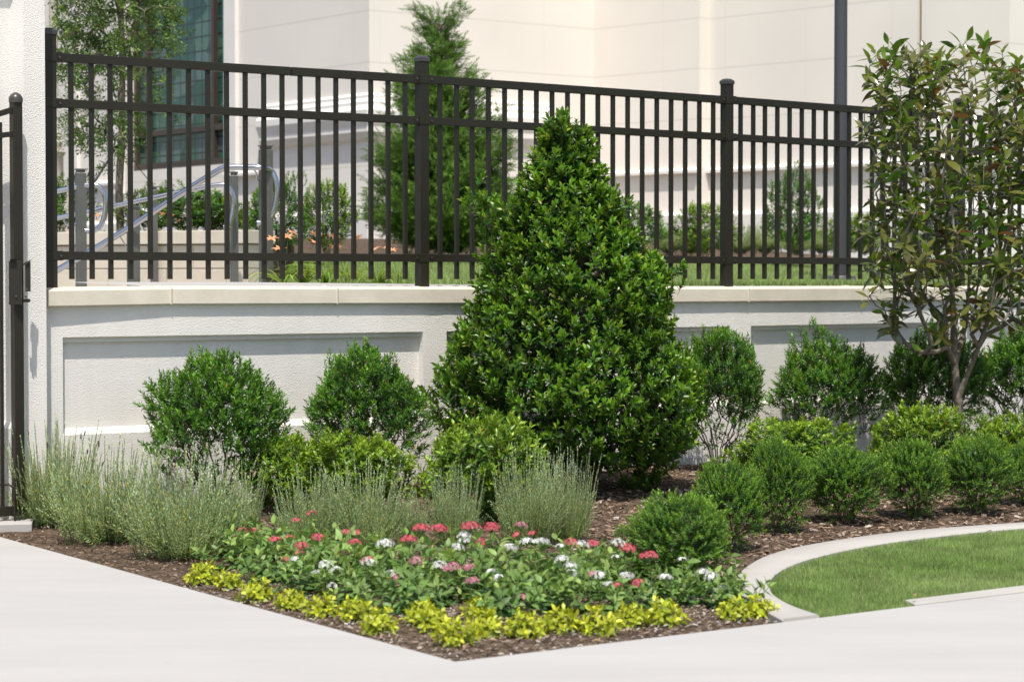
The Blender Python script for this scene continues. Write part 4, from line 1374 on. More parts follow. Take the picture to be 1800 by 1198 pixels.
def lav_stem(seed, head):
    g = np.random.default_rng(seed)
    V, T, a, m = sprig(36, 0.27, 0.028, tpn, 14, 40, 0.0013, seed=seed, opposite=True, shrink=0.6, start=0.03)
    parts = [(V, T, a, m)]
    if head:
        z0 = 0.27; L = 0.11; parts.append(stem_prism((0, 0, .26), (0, 0, z0 + L), 0.0008, .6))
        for j in range(4):
            z = z0 + L - 0.002 - j * 0.008; r = 0.0085 if j in (1, 2) else 0.006
            O = np.array([(r, 0, z), (0, r, z), (-r, 0, z), (0, -r, z), (0, 0, z + .007), (0, 0, z - .007)])
            TT = np.array([(0, 1, 4), (1, 2, 4), (2, 3, 4), (3, 0, 4), (1, 0, 5), (2, 1, 5), (3, 2, 5), (0, 3, 5)])
            parts.append((O, TT, np.full(6, .3), np.full(8, head)))
    return merge(parts)


lv = [lav_stem(100 + k, 0) for k in range(5)]
lvs = [sprig(46, 0.30, 0.022, leaf_tpl(0.30, 0, .05, 1), 8, 28, 0.0022, seed=140 + k, opposite=True, shrink=0.7, start=0.02) for k in range(4)]
lvh = [lav_stem(120, 2), lav_stem(121, 3)]


def lavender(seed, n, label):
    g = np.random.default_rng(seed)
    root = empty("lavender_plant", (0, 0, 0), 0, label, "lavender", "grey-green lavender clumps")
    # body of leafy shoots, then tall thin spikes standing out of it
    a = g.uniform(0, 2 * math.pi, n); rr = np.sqrt(g.uniform(0, 1, n))
    th = rr * 1.0 * g.uniform(.7, 1.15, n)
    B = np.c_[np.cos(a) * rr * .10, np.sin(a) * rr * .10, g.uniform(-.01, .05, n)]
    D = np.c_[np.cos(a) * np.sin(th), np.sin(a) * np.sin(th), np.cos(th)] + g.normal(0, .08, (n, 3))
    d1 = scatter(lv, B, D, g.uniform(.65, 1.12, n), g, g.uniform(.3, 1, n))
    k = 150; a = g.uniform(0, 2 * math.pi, k); rr = np.sqrt(g.uniform(0, 1, k)); th = rr * .28 + g.normal(0, .05, k)
    B = np.c_[np.cos(a) * rr * .20, np.sin(a) * rr * .22, g.uniform(.05, .20, k) - rr * .05]
    D = np.c_[np.cos(a) * np.sin(th), np.sin(a) * np.sin(th), np.cos(th)] + g.normal(0, .05, (k, 3))
    h = g.uniform(0, 1, k) < .10
    d2 = scatter(lvs, B[~h], D[~h], g.uniform(.55, 1.15, (~h).sum()), g)
    d3 = scatter(lvh, B[h], D[h], g.uniform(.4, .85, h.sum()), g)
    foliage_obj("foliage", merge([d1, d2, d3]), [L_lav, M_twig_g, L_lavh, L_lavp], root)
    return root


lvp = [lavender(130 + k, 300, "x") for k in range(3)]
row = [(92, 922, 0.98, 1.17, "lavender clump growing beside the gate post"),
       (188, 952, 1.05, 1.1, "lavender clump between the gate-side one and the largest one"),
       (325, 980, 1.12, 1.1, "largest lavender clump, below the leftmost round shrub"),
       (412, 958, 0.55, 0.85, "smaller lavender clump pressed to the right of the largest one"),
       (550, 965, 0.68, 0.82, "lavender clump behind the loose red flowers at left"),
       (645, 962, 0.80, 0.88, "lavender clump in front of the light green shrubs left of centre"),
       (800, 958, 0.50, 0.80, "narrow lavender clump behind the paired red flower heads"),
       (930, 958, 0.62, 1.0, "lavender clump with tall spikes at the foot of the holly"),
       (1000, 950, 0.48, 0.95, "thin lavender clump at the edge of the open mulch"),
       (725, 950, 0.30, 0.5, "sparse little lavender clump between two fuller ones")]
used = set()
for i, (px, py, sx, sz, lb) in enumerate(row):
    k = i % 3; q = bp(px, py)
    put(lvp[k], q[0], q[1], q[2], i * 2.1, (sx, sx, sz), lb, k not in used); used.add(k)

# ------------------------------------------------------------------ flowers (pentas)
def star(r=0.0075):
    V = [(0, 0, 0)]; T = []
    for k in range(5):
        a = k * 2 * math.pi / 5; b = len(V)
        for da, rr, z in ((-.42, .62, .0012), (0, 1.0, .0008), (.42, .62, .0012)):
            V.append((math.cos(a + da) * rr * r, math.sin(a + da) * rr * r, z))
        T += [(0, b, b + 1), (0, b + 1, b + 2)]
    return np.array(V), np.array(T)


def head_mesh(seed, R_, n, loose):
    g = np.random.default_rng(seed); SV, ST = star(0.0085 if not loose else 0.0095)
    parts = []
    for i in range(n):
        t = (i + .5) / n; th = math.acos(1 - t * (0.93)); az = i * 2.39996
        if loose: th = th * g.uniform(.6, 1.2); az += g.normal(0, .8)
        az += g.normal(0, .25); th *= g.uniform(.85, 1.1)
        d = np.array([[math.sin(th) * math.cos(az), math.sin(th) * math.sin(az), math.cos(th)]])
        d = unit(d + g.normal(0, .12, (1, 3)))
        B = basis(d, g.uniform(0, 6, 1))[0]; p = d[0] * R_ * np.array([1, 1, .62]) * g.uniform(.82, 1.16)
        parts.append((SV @ B.T + p, ST, np.full(len(SV), g.uniform(0, 1)), np.zeros(len(ST), int)))
        if i % 2 == 0:
            s = stem_prism((0, 0, -R_ * .55), p * .98, 0.0009); parts.append((s[0], s[1], s[2], np.full(6, 1)))
    # white eye of every floret is a tiny raised bud
    s = stem_prism((0, 0, -0.20), (0, 0, -R_ * .4), 0.0022); parts.append((s[0], s[1], s[2], np.full(6, 1)))
    sp_ = sprig(6, 0.02, 0.035, leaf_tpl(.38, .04, .12, 2), 70, 95, 0, seed=seed, shrink=.8)
    parts.append((sp_[0] + np.array([0, 0, -R_ - .025]), sp_[1], sp_[2], np.full(len(sp_[1]), 2)))
    V, T, a, m = merge(parts)
    return tri_mesh("flower_head", V, T, {"tip": a}, m, smooth=False)


def petal(name, c0, c1, tr=.15): return leaf_mat(name, c0, c1, rough=.6, transl=tr, spec=.2)


P_red = petal("petal_red", (0.52, 0.06, 0.09), (0.74, 0.20, 0.21)); P_white = petal("petal_white", (0.66, 0.66, 0.60), (0.80, 0.80, 0.76)); P_pink = petal("petal_pink", (0.50, 0.16, 0.22), (0.66, 0.34, 0.37))
head_meshes = {}
for cname, pm in (("red", P_red), ("white", P_white), ("pink", P_pink)):
    for sname, (R_, n_, lo) in {"L": (0.037, 62, False), "M": (0.029, 34, False), "S": (0.022, 12, True)}.items():
        for v in range(2):
            me = head_mesh(hash((sname, v)) % 97 if False else (7 * v + {"L": 1, "M": 2, "S": 3}[sname]), R_, n_, lo)
            for mm_ in (pm, M_twig_g, L_pen): me.materials.append(mm_)
            head_meshes[(cname, sname, v)] = me

tpp = leaf_tpl(0.44, 0.05, 0.22, 3)
pstem = [sprig(10, 0.15, 0.070, tpp, 35, 88, 0.0022, seed=200 + k, opposite=True, shrink=.55, start=0.1) for k in range(5)]


def penta_foliage(seed):
    g = np.random.default_rng(seed); n = 16
    a = g.uniform(0, 2 * math.pi, n); rr = np.sqrt(g.uniform(0, 1, n)); th = rr * .75
    P = np.c_[np.cos(a) * rr * .085, np.sin(a) * rr * .085, np.zeros(n)]
    D = np.c_[np.cos(a) * np.sin(th), np.sin(a) * np.sin(th), np.cos(th)]
    V, T, tt, m = scatter(pstem, P, D, g.uniform(.85, 1.35, n) * (1 - .25 * rr), g, g.uniform(.3, 1, n))
    return tri_mesh("foliage", V, T, {"tip": tt}, m)


pf_m = [penta_foliage(210 + k) for k in range(5)]
for me in pf_m:
    me.materials.append(L_pen); me.materials.append(M_twig_g)
HEADS = """427 933 r S;446 934 r S;483 950 r M;510 946 r S;530 960 r M;528 974 r S;558 945 r M;623 955 r M;627 937 r S;522 916 r S;548 903 r S;609 936 r S;
518 984 w S;572 993 w M;678 957 w L;646 988 w M;555 1010 w M;589 1002 w S;584 1030 w S;773 994 w M;688 1008 w S;740 931 r L;773 931 r L;719 951 r L;731 986 p M;794 999 p L;692 1015 p S;736 1040 p S;
827 927 r L;863 928 r L;817 942 w M;818 951 w M;806 963 w M;916 925 p M;910 941 r S;936 939 r S;845 953 r S;926 953 w M;953 953 w M;940 954 w S;898 963 w M;986 962 w S;1004 954 r M;1023 958 w M;1042 957 r M;1087 955 w M;1102 965 r L;1141 979 r L;988 984 w M;1003 996 w M;1006 1007 w S;824 999 p M;830 1022 p M;875 1016 w S;865 1006 w S;1052 1012 w M;1102 1013 w M;1170 1016 w M;1122 1025 r M;1084 981 w S;1020 1054 p S;917 1050 p S;1086 1030 r S;1070 1028 w S;1235 1007 w M;1250 1014 w M;1267 1038 w M;1213 1055 w M;1042 1010 p S;1200 985 w S;1182 982 w S;646 985 r S;500 985 r S;600 975 r S"""
HEADS = [h.split() for h in HEADS.replace("\n", "").split(";")]
rows_px = {"front": [(415, 1000), (475, 1022), (545, 1043), (615, 1058), (700, 1074), (790, 1062), (880, 1080), (968, 1072), (1055, 1076), (1140, 1066), (1225, 1062), (1282, 1068)],
           "middle": [(450, 990), (515, 1005), (590, 1022), (665, 1036), (745, 1048), (830, 1048), (915, 1050), (1000, 1048), (1085, 1046), (1165, 1043), (1240, 1040)],
           "back": [(430, 972), (495, 982), (560, 990), (630, 1004), (705, 1014), (785, 1020), (860, 1020), (935, 1022), (1015, 1022), (1095, 1020)]}
hmul = {"front": .85, "middle": 1.0, "back": 1.05}
ordn = ["first", "second", "third", "fourth", "fifth", "sixth", "seventh", "eighth", "ninth", "tenth", "eleventh", "twelfth"]
plants = []
for rname, pts in rows_px.items():
    for i, (px, py) in enumerate(pts):
        q = bp(px, py); g_ = np.random.default_rng(300 + len(plants))
        root = empty("penta_plant", tuple(q), 0, "leafy bedding plant with star flowers, %s from the left in the %s row" % (ordn[i], rname), "flower", "flowering plants massed in the front of the bed")
        fo = bpy.data.objects.new("foliage", pf_m[len(plants) % 5]); col.objects.link(fo); fo.parent = root
        s = hmul[rname] * g_.uniform(.9, 1.12); fo.scale = (s * 1.15, s * 1.15, s * 1.12); fo.rotation_euler = (0, 0, g_.uniform(0, 6.28))
        plants.append((root, q, px, rname, []))
for i, (hx, hy, c, sz) in enumerate(HEADS):
    hx, hy = float(hx), float(hy)
    best = None
    for k, (root, q, px, rname, hl) in enumerate(plants):
        z = pz(hx, hy, q[1])[2] - q[2]
        X = pz(hx, hy, q[1])[0]
        tgt = {"front": .15, "middle": .20, "back": .25}[rname]
        cost = abs(X - q[0]) * 1.2 + abs(z - tgt) * 1.5 + .03 * len(hl)
        if best is None or cost < best[0]: best = (cost, k)
    root, q, px, rname, hl = plants[best[1]]
    w = pz(hx, hy, q[1] - 0.03)
    me = head_meshes[({"r": "red", "w": "white", "p": "pink"}[c], sz, i % 2)]
    o = bpy.data.objects.new("flower_head", me); col.objects.link(o); o.parent = root
    o.location = (w[0] - q[0], w[1] - q[1], w[2] - q[2]); o.rotation_euler = (rng.uniform(-.25, .15) + .15, rng.uniform(-.2, .2), rng.uniform(0, 6))
    hl.append(c)
names = {"r": "red", "w": "white", "p": "pink"}
for root, q, px, rname, hl in plants:
    i = rows_px[rname].index(next(p for p in rows_px[rname] if p[0] == px))
    cs = [names[c] for c in ("r", "w", "p") if c in hl]
    what = ("leafy plant with %s flowers" % " and ".join(cs)) if cs else "leafy green bedding plant without open flowers"
    root["label"] = "%s, %s from left in %s row" % (what, ordn[i], rname)

# ------------------------------------------------------------------ lime edging plants
tpm = leaf_tpl(0.52, 0.06, 0.30, 2)
lms = [sprig(9, 0.042, 0.034, tpm, 30, 82, 0.0015, seed=400 + k, shrink=.75, start=.1) for k in range(4)]
lime_m = []
for k in range(4):
    g = np.random.default_rng(410 + k); n = 22
    a = np.arange(n) * 2.4; rr = np.sqrt((np.arange(n) + .5) / n); th = rr * 1.1
    P = np.c_[np.cos(a) * rr * .052, np.sin(a) * rr * .052, .045 * (1 - rr * rr)]
    D = np.c_[np.cos(a) * np.sin(th), np.sin(a) * np.sin(th), np.cos(th)] + g.normal(0, .1, (n, 3))
    V, T, tt, m = scatter(lms, P, D, g.uniform(.8, 1.25, n), g, g.uniform(.3, 1, n))
    me = tri_mesh("foliage", V, T, {"tip": tt}, m); me.materials.append(L_lime); me.materials.append(M_twig_g); lime_m.append(me)
lime = [(358, 1026, 1.0), (402, 1034, .85), (453, 1056, 1.0), (512, 1070, .9), (568, 1083, .95), (625, 1090, .95), (668, 1110, .95), (742, 1096, 1.0), (762, 1108, .95), (800, 1133, 1.05), (855, 1116, 1.0), (838, 1085, .85), (922, 1118, 1.0), (982, 1110, 1.05), (1052, 1112, 1.05), (1108, 1100, .95), (1168, 1097, 1.05), (1292, 1088, .95), (1335, 1084, .9)]
for i, (px, py, s) in enumerate(lime):
    q = bp(px, py)
    nth = ["first", "second", "third", "fourth", "fifth", "sixth", "seventh", "eighth", "ninth", "tenth", "eleventh", "twelfth", "thirteenth", "fourteenth", "fifteenth", "sixteenth", "seventeenth", "eighteenth", "nineteenth"][sorted(lime).index((px, py, s))]
    lb = "lime-yellow leafy edging plant, %s from the left along the bed's front edge" % nth
    root = empty("edging_plant", tuple(q), i * 1.7, lb, "plant", "lime-yellow edging plants along the front of the bed")
    o = bpy.data.objects.new("foliage", lime_m[i % 4]); col.objects.link(o); o.parent = root; o.scale = (s * .84, s * .84, s * .95)

# ------------------------------------------------------------------ magnolia at the right
MY = 14.2
mb0 = np.array([(1697 - 900) * MY / F, MY]); mz = float(bed_z([mb0])[0])
mag = empty("magnolia_tree", (mb0[0], mb0[1], mz), 0, "young magnolia with glossy leaves and brown undersides at the right", "tree")
g = np.random.default_rng(9)
O3 = np.array([mb0[0], mb0[1], mz])
tg = []
while len(tg) < 500:
    px, py = g.uniform(1500, 1900), g.uniform(75, 590)
    # outline of the crown in the photo plane
    lft = np.interp(py, [70, 100, 150, 230, 300, 400, 500, 560], [1600, 1530, 1535, 1520, 1530, 1510, 1525, 1560]); rgt = np.interp(py, [70, 110, 200, 560], [1730, 1790, 1870, 1890])
    if px < lft or px > rgt: continue
    half = (rgt - lft) / 2 * MY / F; cxp = (lft + rgt) / 2
    rel = (px - cxp) * MY / F / half
    dy = g.uniform(-1, 1) * half * math.sqrt(max(0, 1 - rel * rel)) * .8
    if py > 480 and g.uniform() < .35: continue
    
    tg.append(pz(px, py, MY + dy) - O3)
for px, py, dy in ((1540, 103, 0), (1528, 118, 0), (1528, 520, -.2), (1545, 500, -.2), (1555, 545, -.1), (1690, 80, 0), (1615, 95, 0), (1625, 620, -.2), (1735, 540, -.2), (1655, 590, -.3)):
    tg.append(pz(px, py, MY + dy) - O3)
def mp(px, py, dy=0.0): return pz(px, py, MY + dy) - O3
trunk = [np.array([0, 0, -.05]), mp(1690, 760), mp(1684, 700), mp(1678, 640), mp(1676, 560), mp(1672, 480)]
N = trunk; Rk = None
extra = [mp(1700, 660, -.03), mp(1720, 610, -.06), mp(1738, 560, -.08), mp(1752, 500, -.1), mp(1768, 430, -.1), mp(1780, 350, 0)]
ex2 = [mp(1676, 650, .02), mp(1662, 590, .05), mp(1640, 545, .09), mp(1615, 500, .15), mp(1598, 400, .15), mp(1585, 300, .1)]
ex3 = [mp(1665, 610, -.1), mp(1660, 540, -.15), mp(1640, 450, -.2), mp(1632, 360, -.2)]
ex4 = [mp(1700, 560, .15), mp(1706, 470, .2), mp(1712, 380, .2), mp(1708, 290, .15), mp(1700, 200, .1)]
N0 = list(trunk); par0 = [-1, 0, 1, 2, 3, 4]
for chain, at in ((extra, 2), (ex2, 3), (ex3, 3), (ex4, 3)):
    last = at
    for p in chain: N0.append(p); par0.append(last); last = len(N0) - 1
Ns = [p for p in N0]; par = list(par0); leafn = []
for t in sorted(tg, key=lambda t: np.linalg.norm(t - N0[3])):
    A = np.array(Ns); d = t - A; dist = np.linalg.norm(d, axis=1); cu = d[:, 2] / (dist + 1e-6)
    i = int(np.argmin(dist * (1 + 1.6 * (1 - cu)) + (A[:, 2] < .5) * .3)); p = Ns[i]; L = dist[i]; k = max(1, int(L / .07)); last = i
    bow = np.array([0, 0, -1]) * L * .08 + g.normal(0, .03, 3) * L
    for j in range(1, k + 1):
        f = j / k; Ns.append(p + (t - p) * f + bow * 4 * f * (1 - f) + g.normal(0, .006, 3) * (j < k)); par.append(last); last = len(Ns) - 1
    leafn.append(last)
W_ = np.zeros(len(Ns))
for l in leafn:
    i = l
    while i >= 0: W_[i] += 1; i = par[i]
R = 0.0022 * np.maximum(W_, 1) ** (1 / 2.3); R = np.minimum(R, .0155); R[0] = .036; R[1] = .033; R[2] = .029; R[3] = .024; R[4] = .020; R[5] = .016
A = np.array(Ns)
pd = np.array([unit((A[l] - A[par[l]])[None])[0] for l in leafn]); tips = A[leafn]
V, T = skel_mesh(A, par, R, 7); link_mesh("trunk", tri_mesh("trunk", V, T), M_bark, mag)
tpg = leaf_tpl(0.36, 0.045, 0.20, 3)
mgs = [sprig(n_, 0.085, 0.132, tpg, 34, 102, 0.0025, seed=500 + n_, shrink=.72, start=0.0) for n_ in (5, 6, 7, 8)]
D = unit(pd * .6 + np.array([0, 0, .55]) + g.normal(0, .35, pd.shape))
data = scatter(mgs, tips - D * .04, D, g.uniform(.72, 1.12, len(tips)), g, g.uniform(.1, 1, len(tips)))
foliage_obj("foliage", data, [L_mag, M_bark], mag)

# ------------------------------------------------------------------ background conifer
CY = 19.6
cb = back_at(783, CY); cb[2] = yz(432, CY)
con = empty("conifer_tree", tuple(cb), 0, "feathery green conifer behind the second fence post", "conifer")
cy_ = [12, 45, 80, 110, 130, 180, 250, 330, 390, 428]
cl_ = [738, 742, 748, 730, 700, 690, 672, 655, 660, 675]; cr_ = [806, 806, 806, 815, 832, 850, 886, 908, 905, 890]
czz = np.array([yz(y, CY) for y in cy_])[::-1] - cb[2]; crr = ((np.array(cr_) - cl_) / 2)[::-1] * CY / F; ccx = (((np.array(cr_) + cl_) / 2)[::-1] - 900) * CY / F - cb[0]
g = np.random.default_rng(21)
tgt = []
tpc = leaf_tpl(0.17, 0.0, 0.1, 1)
cs_ = [sprig(26, 0.095, 0.036, tpc, 22, 52, 0.001, seed=600 + k, shrink=.6, start=0.0) for k in range(4)]
nb = 330
P_, D_c = [], []
N = [np.array([ccx[-1] * t, 0, czz[-1] * .97 * t]) for t in np.linspace(0, 1, 14)]; par = [-1] + list(range(13)); Rr = list(np.linspace(.03, .005, 14))
for i in range(nb):
    z = czz[-1] * (1 - math.sqrt(g.uniform(0, 1))) if i % 3 else g.uniform(0, czz[-1]); z = min(max(z, .04), czz[-1] * .95); a = i * 2.39996
    if z > 1.25 and g.uniform() < .12: continue
    r = np.interp(z + .08, czz, crr) * g.uniform(.7, 1.16); cx_ = ccx[-1] * z / czz[-1]
    d = np.array([math.cos(a), math.sin(a), .42 + .5 * (z / czz[-1])]); p0 = np.array([cx_, 0, max(z - r * .35, .02)])
    ce = np.interp(z, czz, ccx)
    last = int(np.argmin([abs(q[2] - p0[2]) for q in N[:14]])); k = max(2, int(r / .06))
    for j in range(1, k + 1):
        f = j / k; q = p0 + d * np.array([r, r, r * .8]) * f * np.array([1, 1, f]); q[0] += (ce - cx_) * f
        N.append(q); par.append(last); last = len(N) - 1; Rr.append(.006 * (1 - f) + .002)
        for m in range(8):
            P_.append(q + g.normal(0, .035, 3)); D_c.append(d * np.array([1, 1, .6]) + g.normal(0, .55, 3) + np.array([0, 0, .15]))
P_, D_c = np.array(P_), np.array(D_c)
foliage_obj("foliage", scatter(cs_, P_, D_c, g.uniform(.7, 1.25, len(P_)), g, g.uniform(.1, 1, len(P_))), [L_con, M_twig], con)
V, T = skel_mesh(np.array(N), par, np.array(Rr)); link_mesh("trunk", tri_mesh("trunk", V, T), M_bark, con)

# ------------------------------------------------------------------ leafy tree at the upper left, with guy strap
TY = 17.9
tb = np.array([(212 - 900) * TY / F, TY, 1.45])
tree = empty("deciduous_tree", tuple(tb), 0, "slender staked tree in front of the stained glass window", "tree")
g = np.random.default_rng(31)
def tpx(px, py, dy=0.0): return pz(px, py, TY + dy) - tb
trunk = [np.array([0, 0, -.1]), tpx(211, 400), tpx(209, 340), tpx(211, 290), tpx(214, 255), tpx(214, 200), tpx(215, 120), tpx(212, 20), tpx(208, -120)]
cl = []
while len(cl) < 420:
    px, py = g.uniform(90, 330), g.uniform(-230, 285)
    l_ = np.interp(py, [-230, -100, 0, 120, 180, 230, 285], [170, 110, 92, 105, 100, 118, 150]); r_ = np.interp(py, [-230, -100, 0, 60, 130, 180, 230, 285], [250, 300, 318, 305, 300, 292, 275, 230])
    if px < l_ or px > r_: continue
    if py > 110 and g.uniform() < .5: continue
    if 245 < px < 300 and py > 60 and g.uniform() < .6: continue
    if 165 < px < 195 and py > 130 and g.uniform() < .5: continue
    cl.append(tpx(px, py, g.uniform(-.45, .45)))
N, par, R = skeleton(None, cl, g, .07, .0022, .6, 2.1, .026, trunk=trunk)
R[:5] = [.036, .033, .032, .032, .030]
V, T = skel_mesh(N, par, R, 7); link_mesh("trunk", tri_mesh("trunk", V, T), M_bark, tree)
tpt = leaf_tpl(.42, .05, .2, 1)
ts_ = [sprig(9, .09, .042, tpt, 60, 110, .001, seed=700 + k, shrink=.8, start=0) for k in range(5)]
cl = np.array(cl); P = np.repeat(cl, 5, axis=0) + g.normal(0, .055, (len(cl) * 5, 3)); D = g.normal(0, .6, P.shape) + np.array([0, 0, -.1])
foliage_obj("foliage", scatter(ts_, P, D, g.uniform(.75, 1.15, len(P)), g, g.uniform(0, 1, len(P))), [L_tree, M_twig], tree)
m = MB(); m.tube([tpx(205, 258, -.05), tpx(185, 290, -.3), tpx(166, 320, -.55), tpx(130, 372, -.9)], .009, 6)
m.build("guy_strap", M_strap, tree, smooth=True)
m = MB(); m.tube([tpx(220, 258, .03), tpx(240, 290, .3), tpx(262, 318, .5), tpx(290, 350, .8)], .0035, 6)
m.build("guy_strap", M_strap, tree, smooth=True)

# ------------------------------------------------------------------ shrubs behind the planter and by the church
bk = leaf_tpl(.42, .06, .1, 1)
bks = [sprig(10, .07, .040, bk, 20, 70, .0015, seed=800 + k, shrink=.7) for k in range(4)]
bp_ = [round_shrub("background_shrub", 810 + k, .28, .62, bks, [L_light if k else L_round, M_twig], 330, 260, "x", "shrub", "leafy shrubs behind the fence", open_low=.1, czf=.5, lump=.35, stems=20, leaders=12) for k in range(2)]
row = [(105, 17.9, 405, 322, .9, "leafy shrub above the planter wall at its left end"),
       (262, 18.0, 405, 335, .85, "leafy shrub above the planter wall right of the staked tree"),
       (335, 17.8, 408, 335, 1.05, "leafy shrub above the planter wall seen through the handrails"),
       (392, 17.9, 408, 352, .9, "low leafy shrub behind the far handrail hook"),
       (487, 17.6, 445, 330, .75, "tall narrow leafy shrub right of the handrail end post"),
       (575, 18.2, 440, 325, .72, "upright leafy shrub left of the conifer"),
       (1118, 21.8, 440, 365, .9, "leafy shrub behind the fence, just right of the holly's top"),
       (1240, 22.0, 445, 362, 1.0, "leafy shrub behind the third fence post"),
       (1392, 22.0, 440, 315, .85, "tall airy shrub left of the lamp post"),
       (1500, 21.5, 440, 378, .9, "low leafy shrub right of the lamp post"),
       (1640, 21.5, 445, 370, 1.0, "leafy shrub glimpsed through the magnolia")]
used = set()
for i, (px, Y, yb, yt, sx, lb) in enumerate(row):
    k = i % 2; z0 = yz(yb, Y); h = (yb - yt) * Y / F; X = (px - 900) * Y / F
    put(bp_[k], X, Y, z0, i * 1.3, (sx, sx, h / .66), lb, k not in used); used.add(k)
# grey-green tufts in the mulch by the church
for i, (px, Y, yb, s, lb) in enumerate([(1175, 23.3, 440, .95, "grey-green tuft right of the holly's top"), (1215, 23.3, 440, 1.0, "grey-green tuft left of the third fence post"), (1300, 23.2, 440, 1.05, "grey-green tuft right of the third fence post"), (1345, 23.4, 440, .95, "grey-green tuft under the airy shrub's left side"), (1400, 23.2, 440, 1.1, "grey-green tuft under the airy shrub"), (1445, 23.3, 440, 1.0, "grey-green tuft left of the lamp post"), (1520, 23.0, 440, 1.05, "grey-green tuft right of the lamp post")]):
    c = copy_thing(lvp[i % 3], ((px - 900) * Y / F, Y, yz(yb, Y)), i * 1.1, (s * .95, s * .95, s * .62), lb + ", behind the fence"); c["group"] = "grey-green tufts in the mulch behind the fence"

# ------------------------------------------------------------------ daylilies
blade = []
def lily_leaf(seed):
    g = np.random.default_rng(seed); L = g.uniform(.28, .42); w = .007; n = 7; V = []; T = []
    for k in range(n + 1):
        t = k / n; x = L * .75 * t; z = L * (1.1 * t - 1.05 * t * t); ww = w * (1 - t ** 2.2) + .0006
        V += [(x, -ww, z + .003), (x, 0, z), (x, ww, z + .003)]
    for k in range(n):
        a = k * 3; T += [(a, a + 1, a + 4), (a, a + 4, a + 3), (a + 1, a + 2, a + 5), (a + 1, a + 5, a + 4)]
    return np.array(V), np.array(T)


P_or = petal("petal_orange", (0.78, 0.30, 0.14), (0.85, 0.48, 0.30), .25)
def lily(seed, flowers):
    g = np.random.default_rng(seed); parts = []
    for i in range(26):
        V, T = lily_leaf(seed * 50 + i); a = g.uniform(0, 6.28); tl = g.uniform(-.2, .5); c, s = math.cos(a), math.sin(a)
        V = V.copy(); x = V[:, 0] * math.cos(tl) - V[:, 2] * math.sin(tl); z = V[:, 0] * math.sin(tl) + V[:, 2] * math.cos(tl); V[:, 0] = x; V[:, 2] = np.maximum(z, .0) + .0
        R_ = np.array([[c, -s, 0], [s, c, 0], [0, 0, 1]]); parts.append((V @ R_.T + np.array([c, s, 0]) * .01, T, np.full(len(V), g.uniform(0, 1)), np.zeros(len(T), int)))
    root = empty("daylily_plant", (0, 0, 0), 0, "x", "daylily", "orange daylilies behind the coping")
    foliage_obj("foliage", merge(parts), [L_strap], root)
    LV, LT = leaf_tpl(.34, .1, .35, 3)
    for f in range(flowers):
        fp = []
        h = g.uniform(.28, .42); a = g.uniform(0, 6.28); top = np.array([math.cos(a) * .07, math.sin(a) * .07, h])
        s_ = stem_prism((0, 0, 0), top, .0025); fp.append((s_[0], s_[1], s_[2], np.ones(6, int)))
        for k in range(6):
            az = k * math.pi / 3; pit = math.radians(52 + (k % 2) * 8)
            d = np.array([math.cos(az) * math.sin(pit), math.sin(az) * math.sin(pit), math.cos(pit)]); yv = np.array([-math.cos(az) * math.cos(pit), -math.sin(az) * math.cos(pit), math.sin(pit)])
            B = np.stack([np.cross(yv, d), yv, d], axis=1); V = LV * .048 @ B.T
            V[:, 1], V[:, 2] = V[:, 1] * .75 - V[:, 2] * .55, V[:, 1] * .55 + V[:, 2] * .75
            fp.append((V + top, LT, np.full(len(V), k % 2 * .8), np.zeros(len(LT), int)))
        foliage_obj("flower", merge(fp), [P_or, M_twig_g], root)
    return root


lp_ = [lily(900, 3), lily(901, 2)]
row = [(498, 15.0, "orange daylily just right of the tall handrail post", 1.15), (533, 15.2, "orange daylily second from the handrail post", 1.2), (572, 15.0, "orange daylily with pale arching leaves, third from the handrail post", 1.2), (612, 15.4, "orange daylily at the edge of the pale path", 1.1), (665, 14.9, "low daylily clump left of the second fence post", .9), (700, 15.1, "last daylily clump before the second fence post", .8)]
used = set()
for i, (px, Y, lb, s) in enumerate(row):
    k = i % 2; put(lp_[k], (px - 900) * Y / F, Y, yz(501, Y), i * 1.3, (s, s, s * .72), lb, k not in used); used.add(k)
for px, Y, lb in ((325, 17.3, "orange daylily flowering above the planter wall"), (292, 17.3, "orange daylily above the planter wall, left of the larger bloom"), (182, 17.4, "orange daylily half hidden behind the looped handrail")):
    copy_thing(lp_[0], ((px - 900) * Y / F, Y, yz(425, Y)), px, (.7, .7, .55), lb)

# ------------------------------------------------------------------ grass, mulch chips
def scatter_in(poly, n, g, bb):
    P = np.c_[g.uniform(bb[0], bb[1], n), g.uniform(bb[2], bb[3], n)]
    return P[in_poly(P, poly)]


def blades(P, z, h, w, g, name, tipv=None):
    n = len(P); a = g.uniform(0, 2 * math.pi, n); lean = g.normal(0, .35, n) * h; la = g.uniform(0, 2 * math.pi, n); H = h * g.uniform(.6, 1.25, n)
    wx, wy = np.cos(a) * w / 2, np.sin(a) * w / 2; lx, ly = np.cos(la) * lean, np.sin(la) * lean
    V = np.stack([np.c_[P[:, 0] - wx, P[:, 1] - wy, z], np.c_[P[:, 0] + wx, P[:, 1] + wy, z], np.c_[P[:, 0] + lx * .4 + wx * .7, P[:, 1] + ly * .4 + wy * .7, z + H * .6], np.c_[P[:, 0] + lx * .4 - wx * .7, P[:, 1] + ly * .4 - wy * .7, z + H * .6], np.c_[P[:, 0] + lx, P[:, 1] + ly, z + H]], axis=1).reshape(-1, 3)
    T = (np.array([(0, 1, 2), (0, 2, 3), (3, 2, 4)])[None] + (np.arange(n) * 5)[:, None, None]).reshape(-1, 3)
    me = tri_mesh(name, V, T, {"tip": np.repeat(tipv, 5) if tipv is not None else g.uniform(0, 1, n).repeat(5)})
    o = link_mesh(name, me, L_grass)
    return tag(o, kind="stuff")


